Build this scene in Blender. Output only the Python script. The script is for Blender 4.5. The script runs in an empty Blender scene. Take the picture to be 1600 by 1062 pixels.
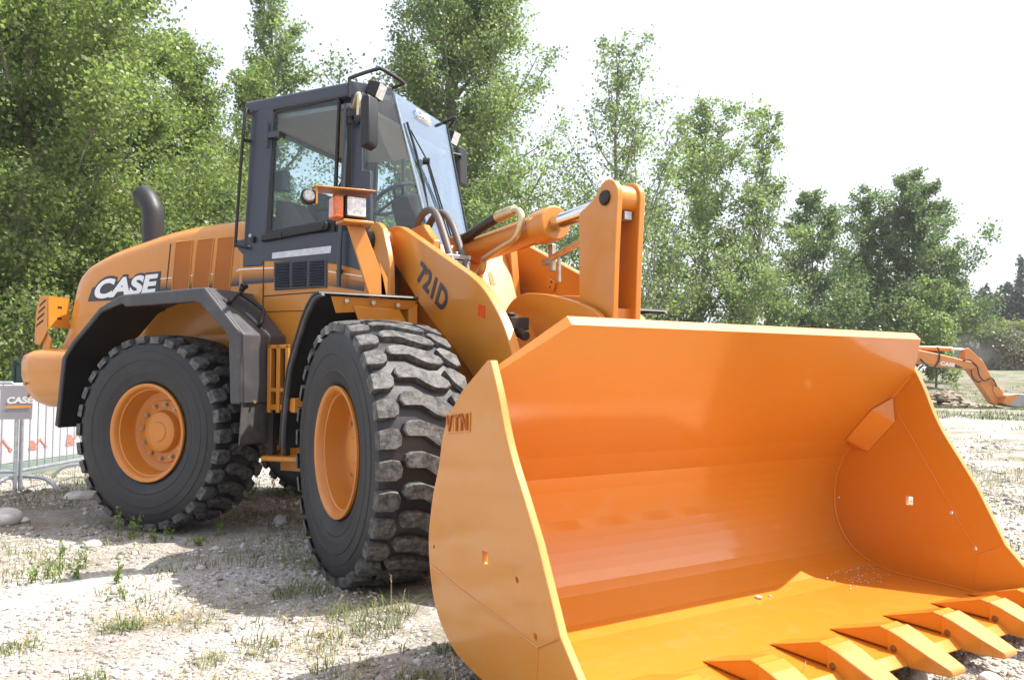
import bpy, bmesh, math, random
import numpy as np
from mathutils import Vector, Matrix

C = bpy.context.scene.collection
scene = bpy.context.scene
R = math.radians

# ------------------------------------------------------------------ camera
CAM = Vector((4.244, -2.624, 1.135))
YAW, PITCH = 2.601, 0.048
FWD = Vector((math.cos(PITCH) * math.cos(YAW), math.cos(PITCH) * math.sin(YAW), math.sin(PITCH)))
RIGHT = Vector((math.sin(YAW), -math.cos(YAW), 0.0))
UP = RIGHT.cross(FWD)
cd = bpy.data.cameras.new('camera')
cam = bpy.data.objects.new('camera', cd); C.objects.link(cam)
cam.matrix_world = Matrix(((RIGHT.x, UP.x, -FWD.x, CAM.x), (RIGHT.y, UP.y, -FWD.y, CAM.y), (RIGHT.z, UP.z, -FWD.z, CAM.z), (0, 0, 0, 1)))
cd.sensor_width = 36.0; cd.lens = 36.0 * 1223.0 / 1600.0
cd.clip_start = 0.05; cd.clip_end = 6000.0
scene.camera = cam

# ------------------------------------------------------------------ light
SUN_AZ, SUN_EL = R(60.0), R(59.0)
world = bpy.data.worlds.new('World'); scene.world = world; world.use_nodes = True
wn = world.node_tree; bg = wn.nodes['Background']
sky = wn.nodes.new('ShaderNodeTexSky'); sky.sky_type = 'NISHITA'; sky.sun_disc = False
sky.sun_elevation = SUN_EL; sky.sun_rotation = R(90.0) - SUN_AZ
sky.air_density = 1.0; sky.dust_density = 6.0; sky.ozone_density = 1.0; sky.altitude = 50
hz = wn.nodes.new('ShaderNodeMix'); hz.data_type = 'RGBA'; hz.inputs['Factor'].default_value = 0.5     # bright summer haze over the clear sky
wn.links.new(sky.outputs[0], hz.inputs['A']); hz.inputs['B'].default_value = (6.0, 6.2, 6.7, 1)
wn.links.new(hz.outputs['Result'], bg.inputs[0]); bg.inputs[1].default_value = 0.15
sl = bpy.data.lights.new('sun', 'SUN'); sl.energy = 5.0; sl.angle = R(0.5); sl.color = (1.0, 0.95, 0.87)
sun = bpy.data.objects.new('sun', sl); C.objects.link(sun)
sd = Vector((math.cos(SUN_EL) * math.cos(SUN_AZ), math.cos(SUN_EL) * math.sin(SUN_AZ), math.sin(SUN_EL)))
sun.rotation_euler = sd.to_track_quat('Z', 'Y').to_euler(); sun.location = (8, 12, 25)
scene.cycles.caustics_reflective = False; scene.cycles.caustics_refractive = False; scene.cycles.sample_clamp_indirect = 8.0
vs = scene.view_settings; vs.view_transform = 'Standard'; vs.look = 'None'; vs.exposure = 0.85; vs.gamma = 1.0

rng = np.random.default_rng(7); random.seed(7)

# ------------------------------------------------------------------ materials
def mat(name, col, rough=0.5, metal=0.0, coat=0.0, vary=0.12, scale=3.0, bump=0.0, bscale=60.0, spec=0.5, dirt=None, streak=False):
    m = bpy.data.materials.new(name); m.use_nodes = True
    nt = m.node_tree; b = nt.nodes['Principled BSDF']; L = nt.links
    tc = nt.nodes.new('ShaderNodeTexCoord')
    n = nt.nodes.new('ShaderNodeTexNoise'); n.inputs['Scale'].default_value = scale; n.inputs['Detail'].default_value = 8
    L.new(tc.outputs['Object'], n.inputs['Vector'])
    mr = nt.nodes.new('ShaderNodeMapRange'); mr.inputs['To Min'].default_value = 1 - vary; mr.inputs['To Max'].default_value = 1 + vary
    mr.inputs['From Min'].default_value = 0.25; mr.inputs['From Max'].default_value = 0.75
    L.new(n.outputs['Fac'], mr.inputs['Value'])
    mx = nt.nodes.new('ShaderNodeVectorMath'); mx.operation = 'SCALE'; mx.inputs[0].default_value = col[:3]
    L.new(mr.outputs[0], mx.inputs['Scale'])
    src = mx.outputs[0]
    if dirt:
        n2 = nt.nodes.new('ShaderNodeTexNoise'); n2.inputs['Scale'].default_value = dirt[1]; n2.inputs['Detail'].default_value = 10
        n2.inputs['Roughness'].default_value = 0.7
        L.new(tc.outputs['Object'], n2.inputs['Vector'])
        r2 = nt.nodes.new('ShaderNodeMapRange'); r2.inputs['From Min'].default_value = dirt[2]; r2.inputs['From Max'].default_value = dirt[3]
        r2.inputs['To Max'].default_value = dirt[4]
        L.new(n2.outputs['Fac'], r2.inputs['Value'])
        mm = nt.nodes.new('ShaderNodeMix'); mm.data_type = 'RGBA'; L.new(r2.outputs[0], mm.inputs['Factor'])
        L.new(src, mm.inputs['A']); mm.inputs['B'].default_value = (*dirt[0], 1); src = mm.outputs['Result']
    L.new(src, b.inputs['Base Color'])
    b.inputs['Roughness'].default_value = rough; b.inputs['Metallic'].default_value = metal
    b.inputs['Coat Weight'].default_value = coat; b.inputs['Coat Roughness'].default_value = 0.08
    b.inputs['Specular IOR Level'].default_value = spec
    r3 = nt.nodes.new('ShaderNodeMapRange'); r3.inputs['To Min'].default_value = rough * 0.8; r3.inputs['To Max'].default_value = min(1, rough * 1.25)
    L.new(n.outputs['Fac'], r3.inputs['Value']); L.new(r3.outputs[0], b.inputs['Roughness'])
    if streak:   # fine rolling marks and scuffs along the sheet
        mp = nt.nodes.new('ShaderNodeMapping'); mp.inputs['Scale'].default_value = (22, 0.7, 22); L.new(tc.outputs['Object'], mp.inputs[0])
        n5 = nt.nodes.new('ShaderNodeTexNoise'); n5.inputs['Scale'].default_value = 2.2; n5.inputs['Detail'].default_value = 9; L.new(mp.outputs[0], n5.inputs['Vector'])
        r5 = nt.nodes.new('ShaderNodeMapRange'); r5.inputs['To Min'].default_value = 0.04; r5.inputs['To Max'].default_value = 0.17; L.new(n5.outputs['Fac'], r5.inputs['Value']); L.new(r5.outputs[0], b.inputs['Coat Roughness'])
        r6 = nt.nodes.new('ShaderNodeMapRange'); r6.inputs['From Min'].default_value = 0.60; r6.inputs['From Max'].default_value = 0.80; r6.inputs['To Max'].default_value = 0.30; L.new(n5.outputs['Fac'], r6.inputs['Value'])
        m6 = nt.nodes.new('ShaderNodeMix'); m6.data_type = 'RGBA'; L.new(r6.outputs[0], m6.inputs['Factor']); L.new(src, m6.inputs['A']); m6.inputs['B'].default_value = (0.50, 0.27, 0.10, 1); L.new(m6.outputs['Result'], b.inputs['Base Color'])
    if bump:
        n4 = nt.nodes.new('ShaderNodeTexNoise'); n4.inputs['Scale'].default_value = bscale; n4.inputs['Detail'].default_value = 4
        L.new(tc.outputs['Object'], n4.inputs['Vector'])
        bp = nt.nodes.new('ShaderNodeBump'); bp.inputs['Strength'].default_value = bump; bp.inputs['Distance'].default_value = 0.01
        L.new(n4.outputs['Fac'], bp.inputs['Height']); L.new(bp.outputs[0], b.inputs['Normal'])
    return m

M = {}
ORANGE = (0.55, 0.210, 0.022)
M['orange'] = mat('orange_paint', ORANGE, 0.34, coat=0.35, vary=0.05, scale=1.3, bump=0.04, bscale=9, dirt=((0.55, 0.33, 0.15), 5, 0.52, 0.75, 0.22))
M['bucket'] = mat('bucket_paint', (0.58, 0.213, 0.015), 0.42, coat=0.8, vary=0.05, scale=1.0, bump=0.035, bscale=6, dirt=((0.52, 0.33, 0.17), 9, 0.52, 0.8, 0.30), streak=True)
M['rim'] = mat('rim_paint', (0.54, 0.19, 0.024), 0.40, coat=0.2, vary=0.06, scale=4, dirt=((0.36, 0.22, 0.11), 9, 0.52, 0.8, 0.25))
M['grey'] = mat('cab_grey_paint', (0.034, 0.040, 0.058), 0.40, coat=0.2, vary=0.06, scale=2)
M['plastic'] = mat('fender_plastic', (0.056, 0.055, 0.062), 0.52, vary=0.12, scale=5, bump=0.12, bscale=260, dirt=((0.20, 0.18, 0.16), 6, 0.5, 0.8, 0.35))
M['black'] = mat('black_plastic', (0.012, 0.012, 0.013), 0.5, vary=0.2, scale=6)
M['rubber'] = mat('tyre_rubber', (0.014, 0.0148, 0.0185), 0.52, vary=0.2, scale=5, bump=0.12, bscale=55, dirt=((0.045, 0.044, 0.046), 7, 0.46, 0.80, 0.4))
M['tread'] = mat('tread_rubber', (0.020, 0.020, 0.021), 0.66, vary=0.3, scale=9, bump=0.3, bscale=70, dirt=((0.215, 0.210, 0.203), 26, 0.38, 0.66, 0.68))
M['flap'] = mat('mud_flap_rubber', (0.08, 0.078, 0.075), 0.6, vary=0.25, scale=14, dirt=((0.16, 0.15, 0.13), 20, 0.45, 0.75, 0.5))
M['dark'] = mat('dark_steel', (0.02, 0.018, 0.017), 0.6, vary=0.3, scale=5)
M['hose'] = mat('hose_rubber', (0.02, 0.02, 0.021), 0.45, vary=0.15, scale=20)
M['chrome'] = mat('chrome_rod', (0.78, 0.78, 0.80), 0.10, metal=1.0, vary=0.03, scale=8)
M['zinc'] = mat('zinc_pipe', (0.62, 0.52, 0.33), 0.36, metal=0.8, vary=0.15, scale=20)
M['steel'] = mat('bolt_steel', (0.42, 0.38, 0.32), 0.45, metal=0.8, vary=0.2, scale=30)
M['galv'] = mat('galvanised_steel', (0.42, 0.44, 0.48), 0.42, metal=0.7, vary=0.2, scale=25)
M['white'] = mat('white_decal', (0.78, 0.78, 0.80), 0.4, vary=0.03)
M['sticker'] = mat('sticker_paper', (0.55, 0.56, 0.62), 0.35, vary=0.15, scale=30)
M['decal'] = mat('dark_decal', (0.035, 0.037, 0.050), 0.4, vary=0.06)
M['reflector'] = mat('red_reflector', (0.75, 0.07, 0.01), 0.25, coat=0.5, vary=0.1, scale=40)
M['amber'] = mat('amber_lens', (0.65, 0.13, 0.01), 0.15, coat=0.8, vary=0.25, scale=60)
M['smalllens'] = mat('grey_lens', (0.30, 0.29, 0.30), 0.2, coat=0.6, vary=0.4, scale=60)
M['lens'] = mat('clear_lens', (0.72, 0.72, 0.74), 0.12, coat=0.8, vary=0.35, scale=45, bump=0.5, bscale=70)
M['seat'] = mat('seat_fabric', (0.05, 0.05, 0.055), 0.85, vary=0.2, scale=20)
M['brown'] = mat('console_plastic', (0.10, 0.062, 0.060), 0.7, vary=0.12, scale=8)
M['liner'] = mat('headliner', (0.30, 0.31, 0.33), 0.8, vary=0.08, scale=8)
M['gap_shade'] = mat('gap_shade_colour', (0.030, 0.028, 0.022), 0.7, vary=0.2, scale=5)  # shade of the gap beside the door, put into the colour
M['interior'] = mat('cab_trim', (0.10, 0.10, 0.11), 0.7, vary=0.1, scale=6)
M['bark'] = mat('bark', (0.19, 0.17, 0.14), 0.9, vary=0.4, scale=6, bump=0.6, bscale=30)
M['stone'] = mat('pale_stone', (0.52, 0.50, 0.47), 0.85, vary=0.3, scale=12, bump=0.3, bscale=50)
M['green'] = mat('green_metal', (0.012, 0.045, 0.036), 0.4, vary=0.1)
M['banner'] = mat('white_banner', (0.40, 0.395, 0.43), 0.6, vary=0.10, scale=3)
M['bannergrey'] = mat('grey_banner', (0.30, 0.29, 0.32), 0.6, vary=0.06, scale=3)
M['bannerred'] = mat('red_print', (0.42, 0.17, 0.12), 0.6, vary=0.2, scale=9)
M['bannerorange'] = mat('orange_print', (0.75, 0.30, 0.03), 0.6, vary=0.1, scale=9)
M['bannergreen'] = mat('grey_green_kerb', (0.17, 0.22, 0.20), 0.7, vary=0.15, scale=5)

def glass(name, tint, f0, power, refl=(1, 1, 1)):
    m = bpy.data.materials.new(name); m.use_nodes = True; nt = m.node_tree; nt.nodes.clear(); L = nt.links
    out = nt.nodes.new('ShaderNodeOutputMaterial'); mix = nt.nodes.new('ShaderNodeMixShader')
    tr = nt.nodes.new('ShaderNodeBsdfTransparent'); tr.inputs[0].default_value = (*tint, 1)
    gl = nt.nodes.new('ShaderNodeBsdfGlossy'); gl.inputs['Roughness'].default_value = 0.0; gl.inputs['Color'].default_value = (*refl, 1)
    lw = nt.nodes.new('ShaderNodeLayerWeight'); lw.inputs[0].default_value = 0.5
    pw = nt.nodes.new('ShaderNodeMath'); pw.operation = 'POWER'; pw.inputs[1].default_value = power; L.new(lw.outputs['Facing'], pw.inputs[0])
    mr = nt.nodes.new('ShaderNodeMapRange'); mr.inputs['To Min'].default_value = f0; L.new(pw.outputs[0], mr.inputs['Value'])
    L.new(mr.outputs[0], mix.inputs[0]); L.new(tr.outputs[0], mix.inputs[1]); L.new(gl.outputs[0], mix.inputs[2]); L.new(mix.outputs[0], out.inputs[0])
    return m
M['glass'] = glass('tinted_glass', (0.86, 0.92, 0.92), 0.035, 4.5)
M['windshield'] = glass('windshield_glass', (0.80, 0.89, 0.92), 0.12, 2.5, (0.84, 0.92, 1.0))

# ------------------------------------------------------------------ mesh helpers
class MB:
    def __init__(s): s.v = []; s.f = []
    def add(s, vs, fs):
        o = len(s.v); s.v += [tuple(p) for p in vs]; s.f += [tuple(i + o for i in f) for f in fs]; return s
    def box(s, a, b):
        x0, y0, z0 = a; x1, y1, z1 = b
        return s.add([(x0, y0, z0), (x1, y0, z0), (x1, y1, z0), (x0, y1, z0), (x0, y0, z1), (x1, y0, z1), (x1, y1, z1), (x0, y1, z1)],
                     [(0, 3, 2, 1), (4, 5, 6, 7), (0, 1, 5, 4), (1, 2, 6, 5), (2, 3, 7, 6), (3, 0, 4, 7)])
    def prism(s, poly, y0, y1):          # outline in x,z swept along y
        n = len(poly)
        a = sum(poly[i][0] * poly[(i + 1) % n][1] - poly[(i + 1) % n][0] * poly[i][1] for i in range(n))
        if a < 0: poly = poly[::-1]
        if y0 > y1: y0, y1 = y1, y0
        vs = [(x, y0, z) for x, z in poly] + [(x, y1, z) for x, z in poly]
        fs = [tuple(range(n)), tuple(range(2 * n - 1, n - 1, -1))] + [(i, i + n, (i + 1) % n + n, (i + 1) % n) for i in range(n)]
        return s.add(vs, fs)
    def slab(s, pts, thick, nrm=None):   # a planar polygon given thickness
        P = [Vector(p) for p in pts]
        if nrm is None: nrm = (P[1] - P[0]).cross(P[2] - P[0])
        nrm = Vector(nrm).normalized() * thick; n = len(P)
        vs = [p for p in P] + [p + nrm for p in P]
        return s.add(vs, [tuple(range(n - 1, -1, -1)), tuple(range(n, 2 * n))] + [(i, (i + 1) % n, (i + 1) % n + n, i + n) for i in range(n)])
    def tube(s, pts, r, seg=10, cap=True, smooth=0):
        P = [Vector(p) for p in pts]
        if smooth: P = catmull(P, smooth)
        rs = r if isinstance(r, (list, tuple)) else [r] * len(P)
        if len(rs) != len(P): rs = [rs[0] + (rs[-1] - rs[0]) * i / (len(P) - 1) for i in range(len(P))]
        up = Vector((0, 0, 1)); prev = None; vs = []; fs = []
        for i, p in enumerate(P):
            t = (P[min(i + 1, len(P) - 1)] - P[max(i - 1, 0)]).normalized()
            if prev is None:
                u = t.cross(up if abs(t.z) < 0.9 else Vector((1, 0, 0))).normalized()
            else: u = (prev - t * prev.dot(t)).normalized()
            prev = u; w = t.cross(u)
            for k in range(seg):
                a = 2 * math.pi * k / seg; vs.append(p + (u * math.cos(a) + w * math.sin(a)) * rs[i])
        for i in range(len(P) - 1):
            for k in range(seg):
                fs.append((i * seg + k, i * seg + (k + 1) % seg, (i + 1) * seg + (k + 1) % seg, (i + 1) * seg + k))
        if cap: fs += [tuple(range(seg - 1, -1, -1)), tuple(range((len(P) - 1) * seg, len(P) * seg))]
        return s.add(vs, fs)
    def cyl(s, a, b, r, seg=24): return s.tube([a, b], r, seg)
    def lathe(s, prof, c, seg=64, axis='y'):   # prof: (offset along axis, radius)
        vs = []; fs = []; n = len(prof)
        for k in range(seg):
            a = 2 * math.pi * k / seg
            for o, r in prof: vs.append((c[0] + r * math.cos(a), c[1] + o, c[2] + r * math.sin(a)))
        for k in range(seg):
            for i in range(n - 1):
                fs.append((k * n + i, k * n + i + 1, ((k + 1) % seg) * n + i + 1, ((k + 1) % seg) * n + i))
        return s.add(vs, fs)
    def loft(s, rings, closed=True, caps=True):
        n = len(rings[0]); vs = [p for r in rings for p in r]; fs = []
        for i in range(len(rings) - 1):
            for k in range(n if closed else n - 1):
                fs.append((i * n + k, i * n + (k + 1) % n, (i + 1) * n + (k + 1) % n, (i + 1) * n + k))
        if caps and closed: fs += [tuple(range(n - 1, -1, -1)), tuple(range((len(rings) - 1) * n, len(rings) * n))]
        return s.add(vs, fs)
    def mesh(s, name):
        me = bpy.data.meshes.new(name); me.from_pydata([tuple(p) for p in s.v], [], s.f); me.validate(); me.update()
        bm = bmesh.new(); bm.from_mesh(me); bmesh.ops.recalc_face_normals(bm, faces=bm.faces); bm.to_mesh(me); bm.free()
        return me

def catmull(P, n):
    out = []
    for i in range(len(P) - 1):
        a, b, c, d = P[max(i - 1, 0)], P[i], P[i + 1], P[min(i + 2, len(P) - 1)]
        for k in range(n):
            t = k / n
            out.append(0.5 * ((2 * b) + (c - a) * t + (2 * a - 5 * b + 4 * c - d) * t * t + (3 * b - a - 3 * c + d) * t ** 3))
    out.append(P[-1]); return out

def curve2(pts, n=6):
    return [(p.x, p.y) for p in catmull([Vector((a, b, 0)) for a, b in pts], n)]

def obj(name, mb, material, parent=None, frame=None, bevel=0.0, seg=2, angle=35, label=None):
    me = mb if isinstance(mb, bpy.types.Mesh) else mb.mesh(name)
    for m in (material if isinstance(material, (list, tuple)) else [material]): me.materials.append(m)
    o = bpy.data.objects.new(name, me); C.objects.link(o)
    if parent: o.parent = parent
    if frame == 'rear': o.location = (XJ, 0, 0); o.rotation_euler = (0, 0, TH)
    me.polygons.foreach_set('use_smooth', [True] * len(me.polygons)); me.set_sharp_from_angle(angle=R(angle))
    if bevel:
        b = o.modifiers.new('bevel', 'BEVEL'); b.width = bevel; b.segments = seg; b.limit_method = 'ANGLE'; b.angle_limit = R(angle); b.use_clamp_overlap = True
    if label: o['label'] = label
    return o

def tag(o, label, cat, group=None, kind=None):
    o['label'] = label; o['category'] = cat
    if group: o['group'] = group
    if kind: o['kind'] = kind
    return o
def thing(name, label, cat, loc=(0, 0, 0), group=None, rz=0.0):
    o = bpy.data.objects.new(name, None); C.objects.link(o); o.location = loc; o.rotation_euler = (0, 0, rz); o.empty_display_size = 0.2
    return tag(o, label, cat, group)

def text_mb(s, quad, extrude=0.0, bold=0.0, nrm=None):
    """lettering fitted into a quad BL, BR, TR, TL"""
    cu = bpy.data.curves.new('lettering', 'FONT'); cu.body = s; cu.size = 1.0; cu.offset = bold; cu.extrude = 0.02; cu.resolution_u = 6
    t = bpy.data.objects.new('lettering', cu); C.objects.link(t)
    bpy.context.view_layer.update()
    me = bpy.data.meshes.new_from_object(t.evaluated_get(bpy.context.evaluated_depsgraph_get()))
    V = np.array([v.co[:] for v in me.vertices]); F = [tuple(p.vertices) for p in me.polygons]
    bpy.data.objects.remove(t); bpy.data.curves.remove(cu); bpy.data.meshes.remove(me)
    lo, hi = V.min(0), V.max(0); u = (V[:, 0] - lo[0]) / (hi[0] - lo[0]); v = (V[:, 1] - lo[1]) / (hi[1] - lo[1])
    q = [np.array(p) for p in quad]
    P = np.outer((1 - u) * (1 - v), q[0]) + np.outer(u * (1 - v), q[1]) + np.outer(u * v, q[2]) + np.outer((1 - u) * v, q[3])
    n = np.cross(q[1] - q[0], q[3] - q[0]); n /= np.linalg.norm(n)
    P += np.outer((V[:, 2] > 0) * extrude, n)
    m = MB(); m.add([tuple(p) for p in P], F); return m

def place(u, depth):
    """a ground position at a distance from the viewpoint along a bearing"""
    p = CAM + FWD * depth + RIGHT * ((u - 800) / 1223.0 * depth); return p.x, p.y
def height_at(v, depth): return CAM.z + depth * (0.048 + (531 - v) / 1223.0)

# ------------------------------------------------------------------ ground
def vnoise(x, y, seed, s):
    r = np.random.default_rng(seed); T = r.random((64, 64)); x = x / s; y = y / s
    xi = np.floor(x).astype(int); yi = np.floor(y).astype(int); fx = x - xi; fy = y - yi
    fx = fx * fx * (3 - 2 * fx); fy = fy * fy * (3 - 2 * fy)
    g = lambda a, b: T[a % 64, b % 64]
    return (g(xi, yi) * (1 - fx) + g(xi + 1, yi) * fx) * (1 - fy) + (g(xi, yi + 1) * (1 - fx) + g(xi + 1, yi + 1) * fx) * fy - 0.5
def ground_z(x, y):
    x = np.asarray(x, float); y = np.asarray(y, float)
    t = (x - CAM.x) * math.cos(YAW) + (y - CAM.y) * math.sin(YAW)
    s = np.clip((t - 30) / 34, 0, 1); rise = 1.7 * s * s * (3 - 2 * s)
    near = np.clip(1 - (t - 20) / 30, 0.15, 1)
    z = 0.05 * vnoise(x, y, 1, 1.7) + 0.026 * vnoise(x, y, 2, 0.55) + 0.012 * vnoise(x, y, 3, 0.17)
    bump = 0.25 * vnoise(x, y, 4, 6.0) * np.clip((t - 14) / 20, 0, 1)
    return z * near + rise + bump - 0.004
def spaced(c0, c1, step, grow, far):
    a = list(np.arange(c0, c1, step)); d = step
    while a[-1] < far: d *= grow; a.append(a[-1] + d)
    d = step; b = [a[0]]
    while b[-1] > -far: d *= grow; b.append(b[-1] - d)
    return np.array(b[::-1][:-1] + a)
gx = spaced(-9, 4.5, 0.06, 1.09, 700); gy = spaced(-4.2, 3.0, 0.06, 1.09, 700)
X, Y = np.meshgrid(gx, gy, indexing='ij'); Z = ground_z(X, Y)
nx, ny = X.shape; idx = np.arange(nx * ny).reshape(nx, ny)
F = np.stack([idx[:-1, :-1], idx[1:, :-1], idx[1:, 1:], idx[:-1, 1:]], -1).reshape(-1, 4)
def np_mesh(name, V, F, k):
    me = bpy.data.meshes.new(name); me.vertices.add(len(V)); me.vertices.foreach_set('co', np.asarray(V, np.float32).ravel())
    me.loops.add(F.size); me.loops.foreach_set('vertex_index', F.astype(np.int32).ravel())
    me.polygons.add(len(F)); me.polygons.foreach_set('loop_start', np.arange(0, F.size, k, dtype=np.int32)); 
    me.update(calc_edges=True); return me
gm = np_mesh('ground', np.stack([X, Y, Z], -1).reshape(-1, 3), F, 4)
gm.polygons.foreach_set('use_smooth', [True] * len(gm.polygons))

def ground_material():
    m = bpy.data.materials.new('gravel_and_dirt'); m.use_nodes = True; nt = m.node_tree; L = nt.links; b = nt.nodes['Principled BSDF']
    N = nt.nodes.new
    tc = N('ShaderNodeTexCoord')
    def noise(s, d=6, r=0.6):
        n = N('ShaderNodeTexNoise'); n.inputs['Scale'].default_value = s; n.inputs['Detail'].default_value = d; n.inputs['Roughness'].default_value = r
        L.new(tc.outputs['Object'], n.inputs['Vector']); return n.outputs['Fac']
    def ramp(fac, stops):
        r = N('ShaderNodeValToRGB'); e = r.color_ramp.elements
        while len(e) < len(stops): e.new(0.5)
        for el, (p, c) in zip(e, stops): el.position = p; el.color = (*c, 1)
        L.new(fac, r.inputs[0]); return r.outputs[0]
    def mix(f, a, c):
        x = N('ShaderNodeMix'); x.data_type = 'RGBA'; L.new(f, x.inputs['Factor']); L.new(a, x.inputs['A']); L.new(c, x.inputs['B']); return x.outputs['Result']
    def vor(s):
        v = N('ShaderNodeTexVoronoi'); v.inputs['Scale'].default_value = s; L.new(tc.outputs['Object'], v.inputs['Vector']); return v
    v1 = vor(52); v2 = vor(120)
    sep = N('ShaderNodeSeparateColor'); L.new(v1.outputs['Color'], sep.inputs[0])
    stones = ramp(sep.outputs[0], [(0.0, (0.22, 0.205, 0.19)), (0.35, (0.36, 0.34, 0.32)), (0.7, (0.48, 0.46, 0.44)), (1.0, (0.60, 0.585, 0.565))])
    sep2 = N('ShaderNodeSeparateColor'); L.new(v2.outputs['Color'], sep2.inputs[0])
    fine = ramp(sep2.outputs[1], [(0.0, (0.24, 0.22, 0.20)), (0.5, (0.39, 0.365, 0.34)), (1.0, (0.52, 0.50, 0.475))])
    gravel = mix(ramp(noise(5, 5), [(0.42, (0, 0, 0)), (0.58, (1, 1, 1))]), stones, fine)
    soil = ramp(noise(18, 8), [(0.3, (0.15, 0.12, 0.09)), (0.7, (0.33, 0.28, 0.22))])
    near = mix(ramp(noise(0.9, 7, 0.65), [(0.44, (0, 0, 0)), (0.62, (0.85, 0.85, 0.85))]), gravel, soil)
    green = ramp(noise(9, 8), [(0.3, (0.040, 0.065, 0.015)), (0.6, (0.075, 0.110, 0.026)), (0.8, (0.16, 0.155, 0.06))])
    brown = ramp(noise(0.30, 6, 0.6), [(0.45, (0, 0, 0)), (0.60, (0.75, 0.75, 0.75))]); green = mix(brown, green, ramp(noise(14, 8), [(0.3, (0.10, 0.085, 0.05)), (0.7, (0.22, 0.18, 0.11))]))
    patch = ramp(noise(0.55, 9, 0.72), [(0.50, (0, 0, 0)), (0.63, (1, 1, 1))])
    geo = N('ShaderNodeNewGeometry'); d = N('ShaderNodeVectorMath'); d.operation = 'DISTANCE'; L.new(geo.outputs['Position'], d.inputs[0]); d.inputs[1].default_value = (2, 0, 0)
    mr = N('ShaderNodeMapRange'); mr.inputs['From Min'].default_value = 20; mr.inputs['From Max'].default_value = 34; mr.inputs['To Min'].default_value = 0.0; mr.inputs['To Max'].default_value = 0.72
    L.new(d.outputs['Value'], mr.inputs['Value'])
    ad = N('ShaderNodeMath'); ad.operation = 'ADD'; ad.use_clamp = True; L.new(patch, ad.inputs[0]); L.new(mr.outputs[0], ad.inputs[1])
    sc = N('ShaderNodeMath'); sc.operation = 'MULTIPLY'; L.new(ad.outputs[0], sc.inputs[0]); sc.inputs[1].default_value = 0.8
    L.new(mix(sc.outputs[0], near, green), b.inputs['Base Color'])
    b.inputs['Roughness'].default_value = 0.9; b.inputs['Specular IOR Level'].default_value = 0.2
    s = N('ShaderNodeMath'); s.operation = 'SUBTRACT'; s.inputs[0].default_value = 1.0; L.new(v1.outputs['Distance'], s.inputs[1])
    bp = N('ShaderNodeBump'); bp.inputs['Strength'].default_value = 0.8; bp.inputs['Distance'].default_value = 0.012; L.new(s.outputs[0], bp.inputs['Height'])
    bp2 = N('ShaderNodeBump'); bp2.inputs['Strength'].default_value = 0.5; bp2.inputs['Distance'].default_value = 0.012; L.new(noise(60, 6), bp2.inputs['Height']); L.new(bp.outputs[0], bp2.inputs['Normal'])
    L.new(bp2.outputs[0], b.inputs['Normal'])
    return m
gm.materials.append(ground_material())
go = bpy.data.objects.new('ground', gm); C.objects.link(go); tag(go, 'pale gravel and dirt lot with sparse grass under the loader', 'ground', kind='structure')

# ------------------------------------------------------------------ trees
def leaf_material(name, c0, c1, trans=0.35):
    m = bpy.data.materials.new(name); m.use_nodes = True; nt = m.node_tree; L = nt.links; b = nt.nodes['Principled BSDF']; N = nt.nodes.new
    at = N('ShaderNodeAttribute'); at.attribute_name = 'tone'
    r = N('ShaderNodeValToRGB'); r.color_ramp.elements[0].color = (*c0, 1); r.color_ramp.elements[1].color = (*c1, 1); L.new(at.outputs['Fac'], r.inputs[0])
    L.new(r.outputs[0], b.inputs['Base Color']); b.inputs['Roughness'].default_value = 0.42; b.inputs['Specular IOR Level'].default_value = 0.5
    t = N('ShaderNodeBsdfTranslucent'); sc = N('ShaderNodeVectorMath'); sc.operation = 'MULTIPLY'; L.new(r.outputs[0], sc.inputs[0]); sc.inputs[1].default_value = (1.3, 1.6, 0.85)
    L.new(sc.outputs[0], t.inputs[0])
    x = N('ShaderNodeMixShader'); x.inputs[0].default_value = trans; L.new(b.outputs[0], x.inputs[1]); L.new(t.outputs[0], x.inputs[2])
    L.new(x.outputs[0], nt.nodes['Material Output'].inputs[0]); return m
LEAF = {'poplar': leaf_material('poplar_leaf', (0.100, 0.145, 0.040), (0.275, 0.305, 0.140), 0.55),
        'pale': leaf_material('pale_leaf', (0.112, 0.158, 0.066), (0.280, 0.312, 0.170), 0.55),
        'dull': leaf_material('dull_leaf', (0.078, 0.120, 0.056), (0.195, 0.232, 0.125), 0.50),
        'dark': leaf_material('dark_leaf', (0.022, 0.038, 0.026), (0.045, 0.066, 0.042), 0.15)}

def leaves_mesh(name, centers, sig, n, size, seed, flat=0.35, wt=None):
    r = np.random.default_rng(seed); k = r.integers(0, len(centers), n) if wt is None else r.choice(len(centers), n, p=wt / wt.sum())
    P = centers[k] + r.normal(0, 1, (n, 3)) * (sig[k][:, None] if np.ndim(sig) else sig) * np.array([1, 1, 0.85])
    a = r.normal(0, 1, (n, 3)); a[:, 2] -= flat; a /= np.linalg.norm(a, axis=1)[:, None]
    b = np.cross(a, r.normal(0, 1, (n, 3))); b /= np.linalg.norm(b, axis=1)[:, None]
    s = size * r.uniform(0.65, 1.3, n)[:, None]; nn = np.cross(a, b)
    V = np.empty((n, 4, 3)); V[:, 0] = P - a * s * 0.5; V[:, 1] = P + b * s * 0.42 + nn * s * 0.1 - a * s * 0.08; V[:, 2] = P + a * s * 0.55; V[:, 3] = P - b * s * 0.42 + nn * s * 0.1 - a * s * 0.08
    me = np_mesh(name, V.reshape(-1, 3), np.arange(4 * n).reshape(n, 4), 4)
    at = me.attributes.new('tone', 'FLOAT', 'FACE'); ct = r.random(len(centers))
    at.data.foreach_set('value', np.clip(0.55 * r.random(n) + 0.45 * ct[k], 0, 1).astype(np.float32)); return me

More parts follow.
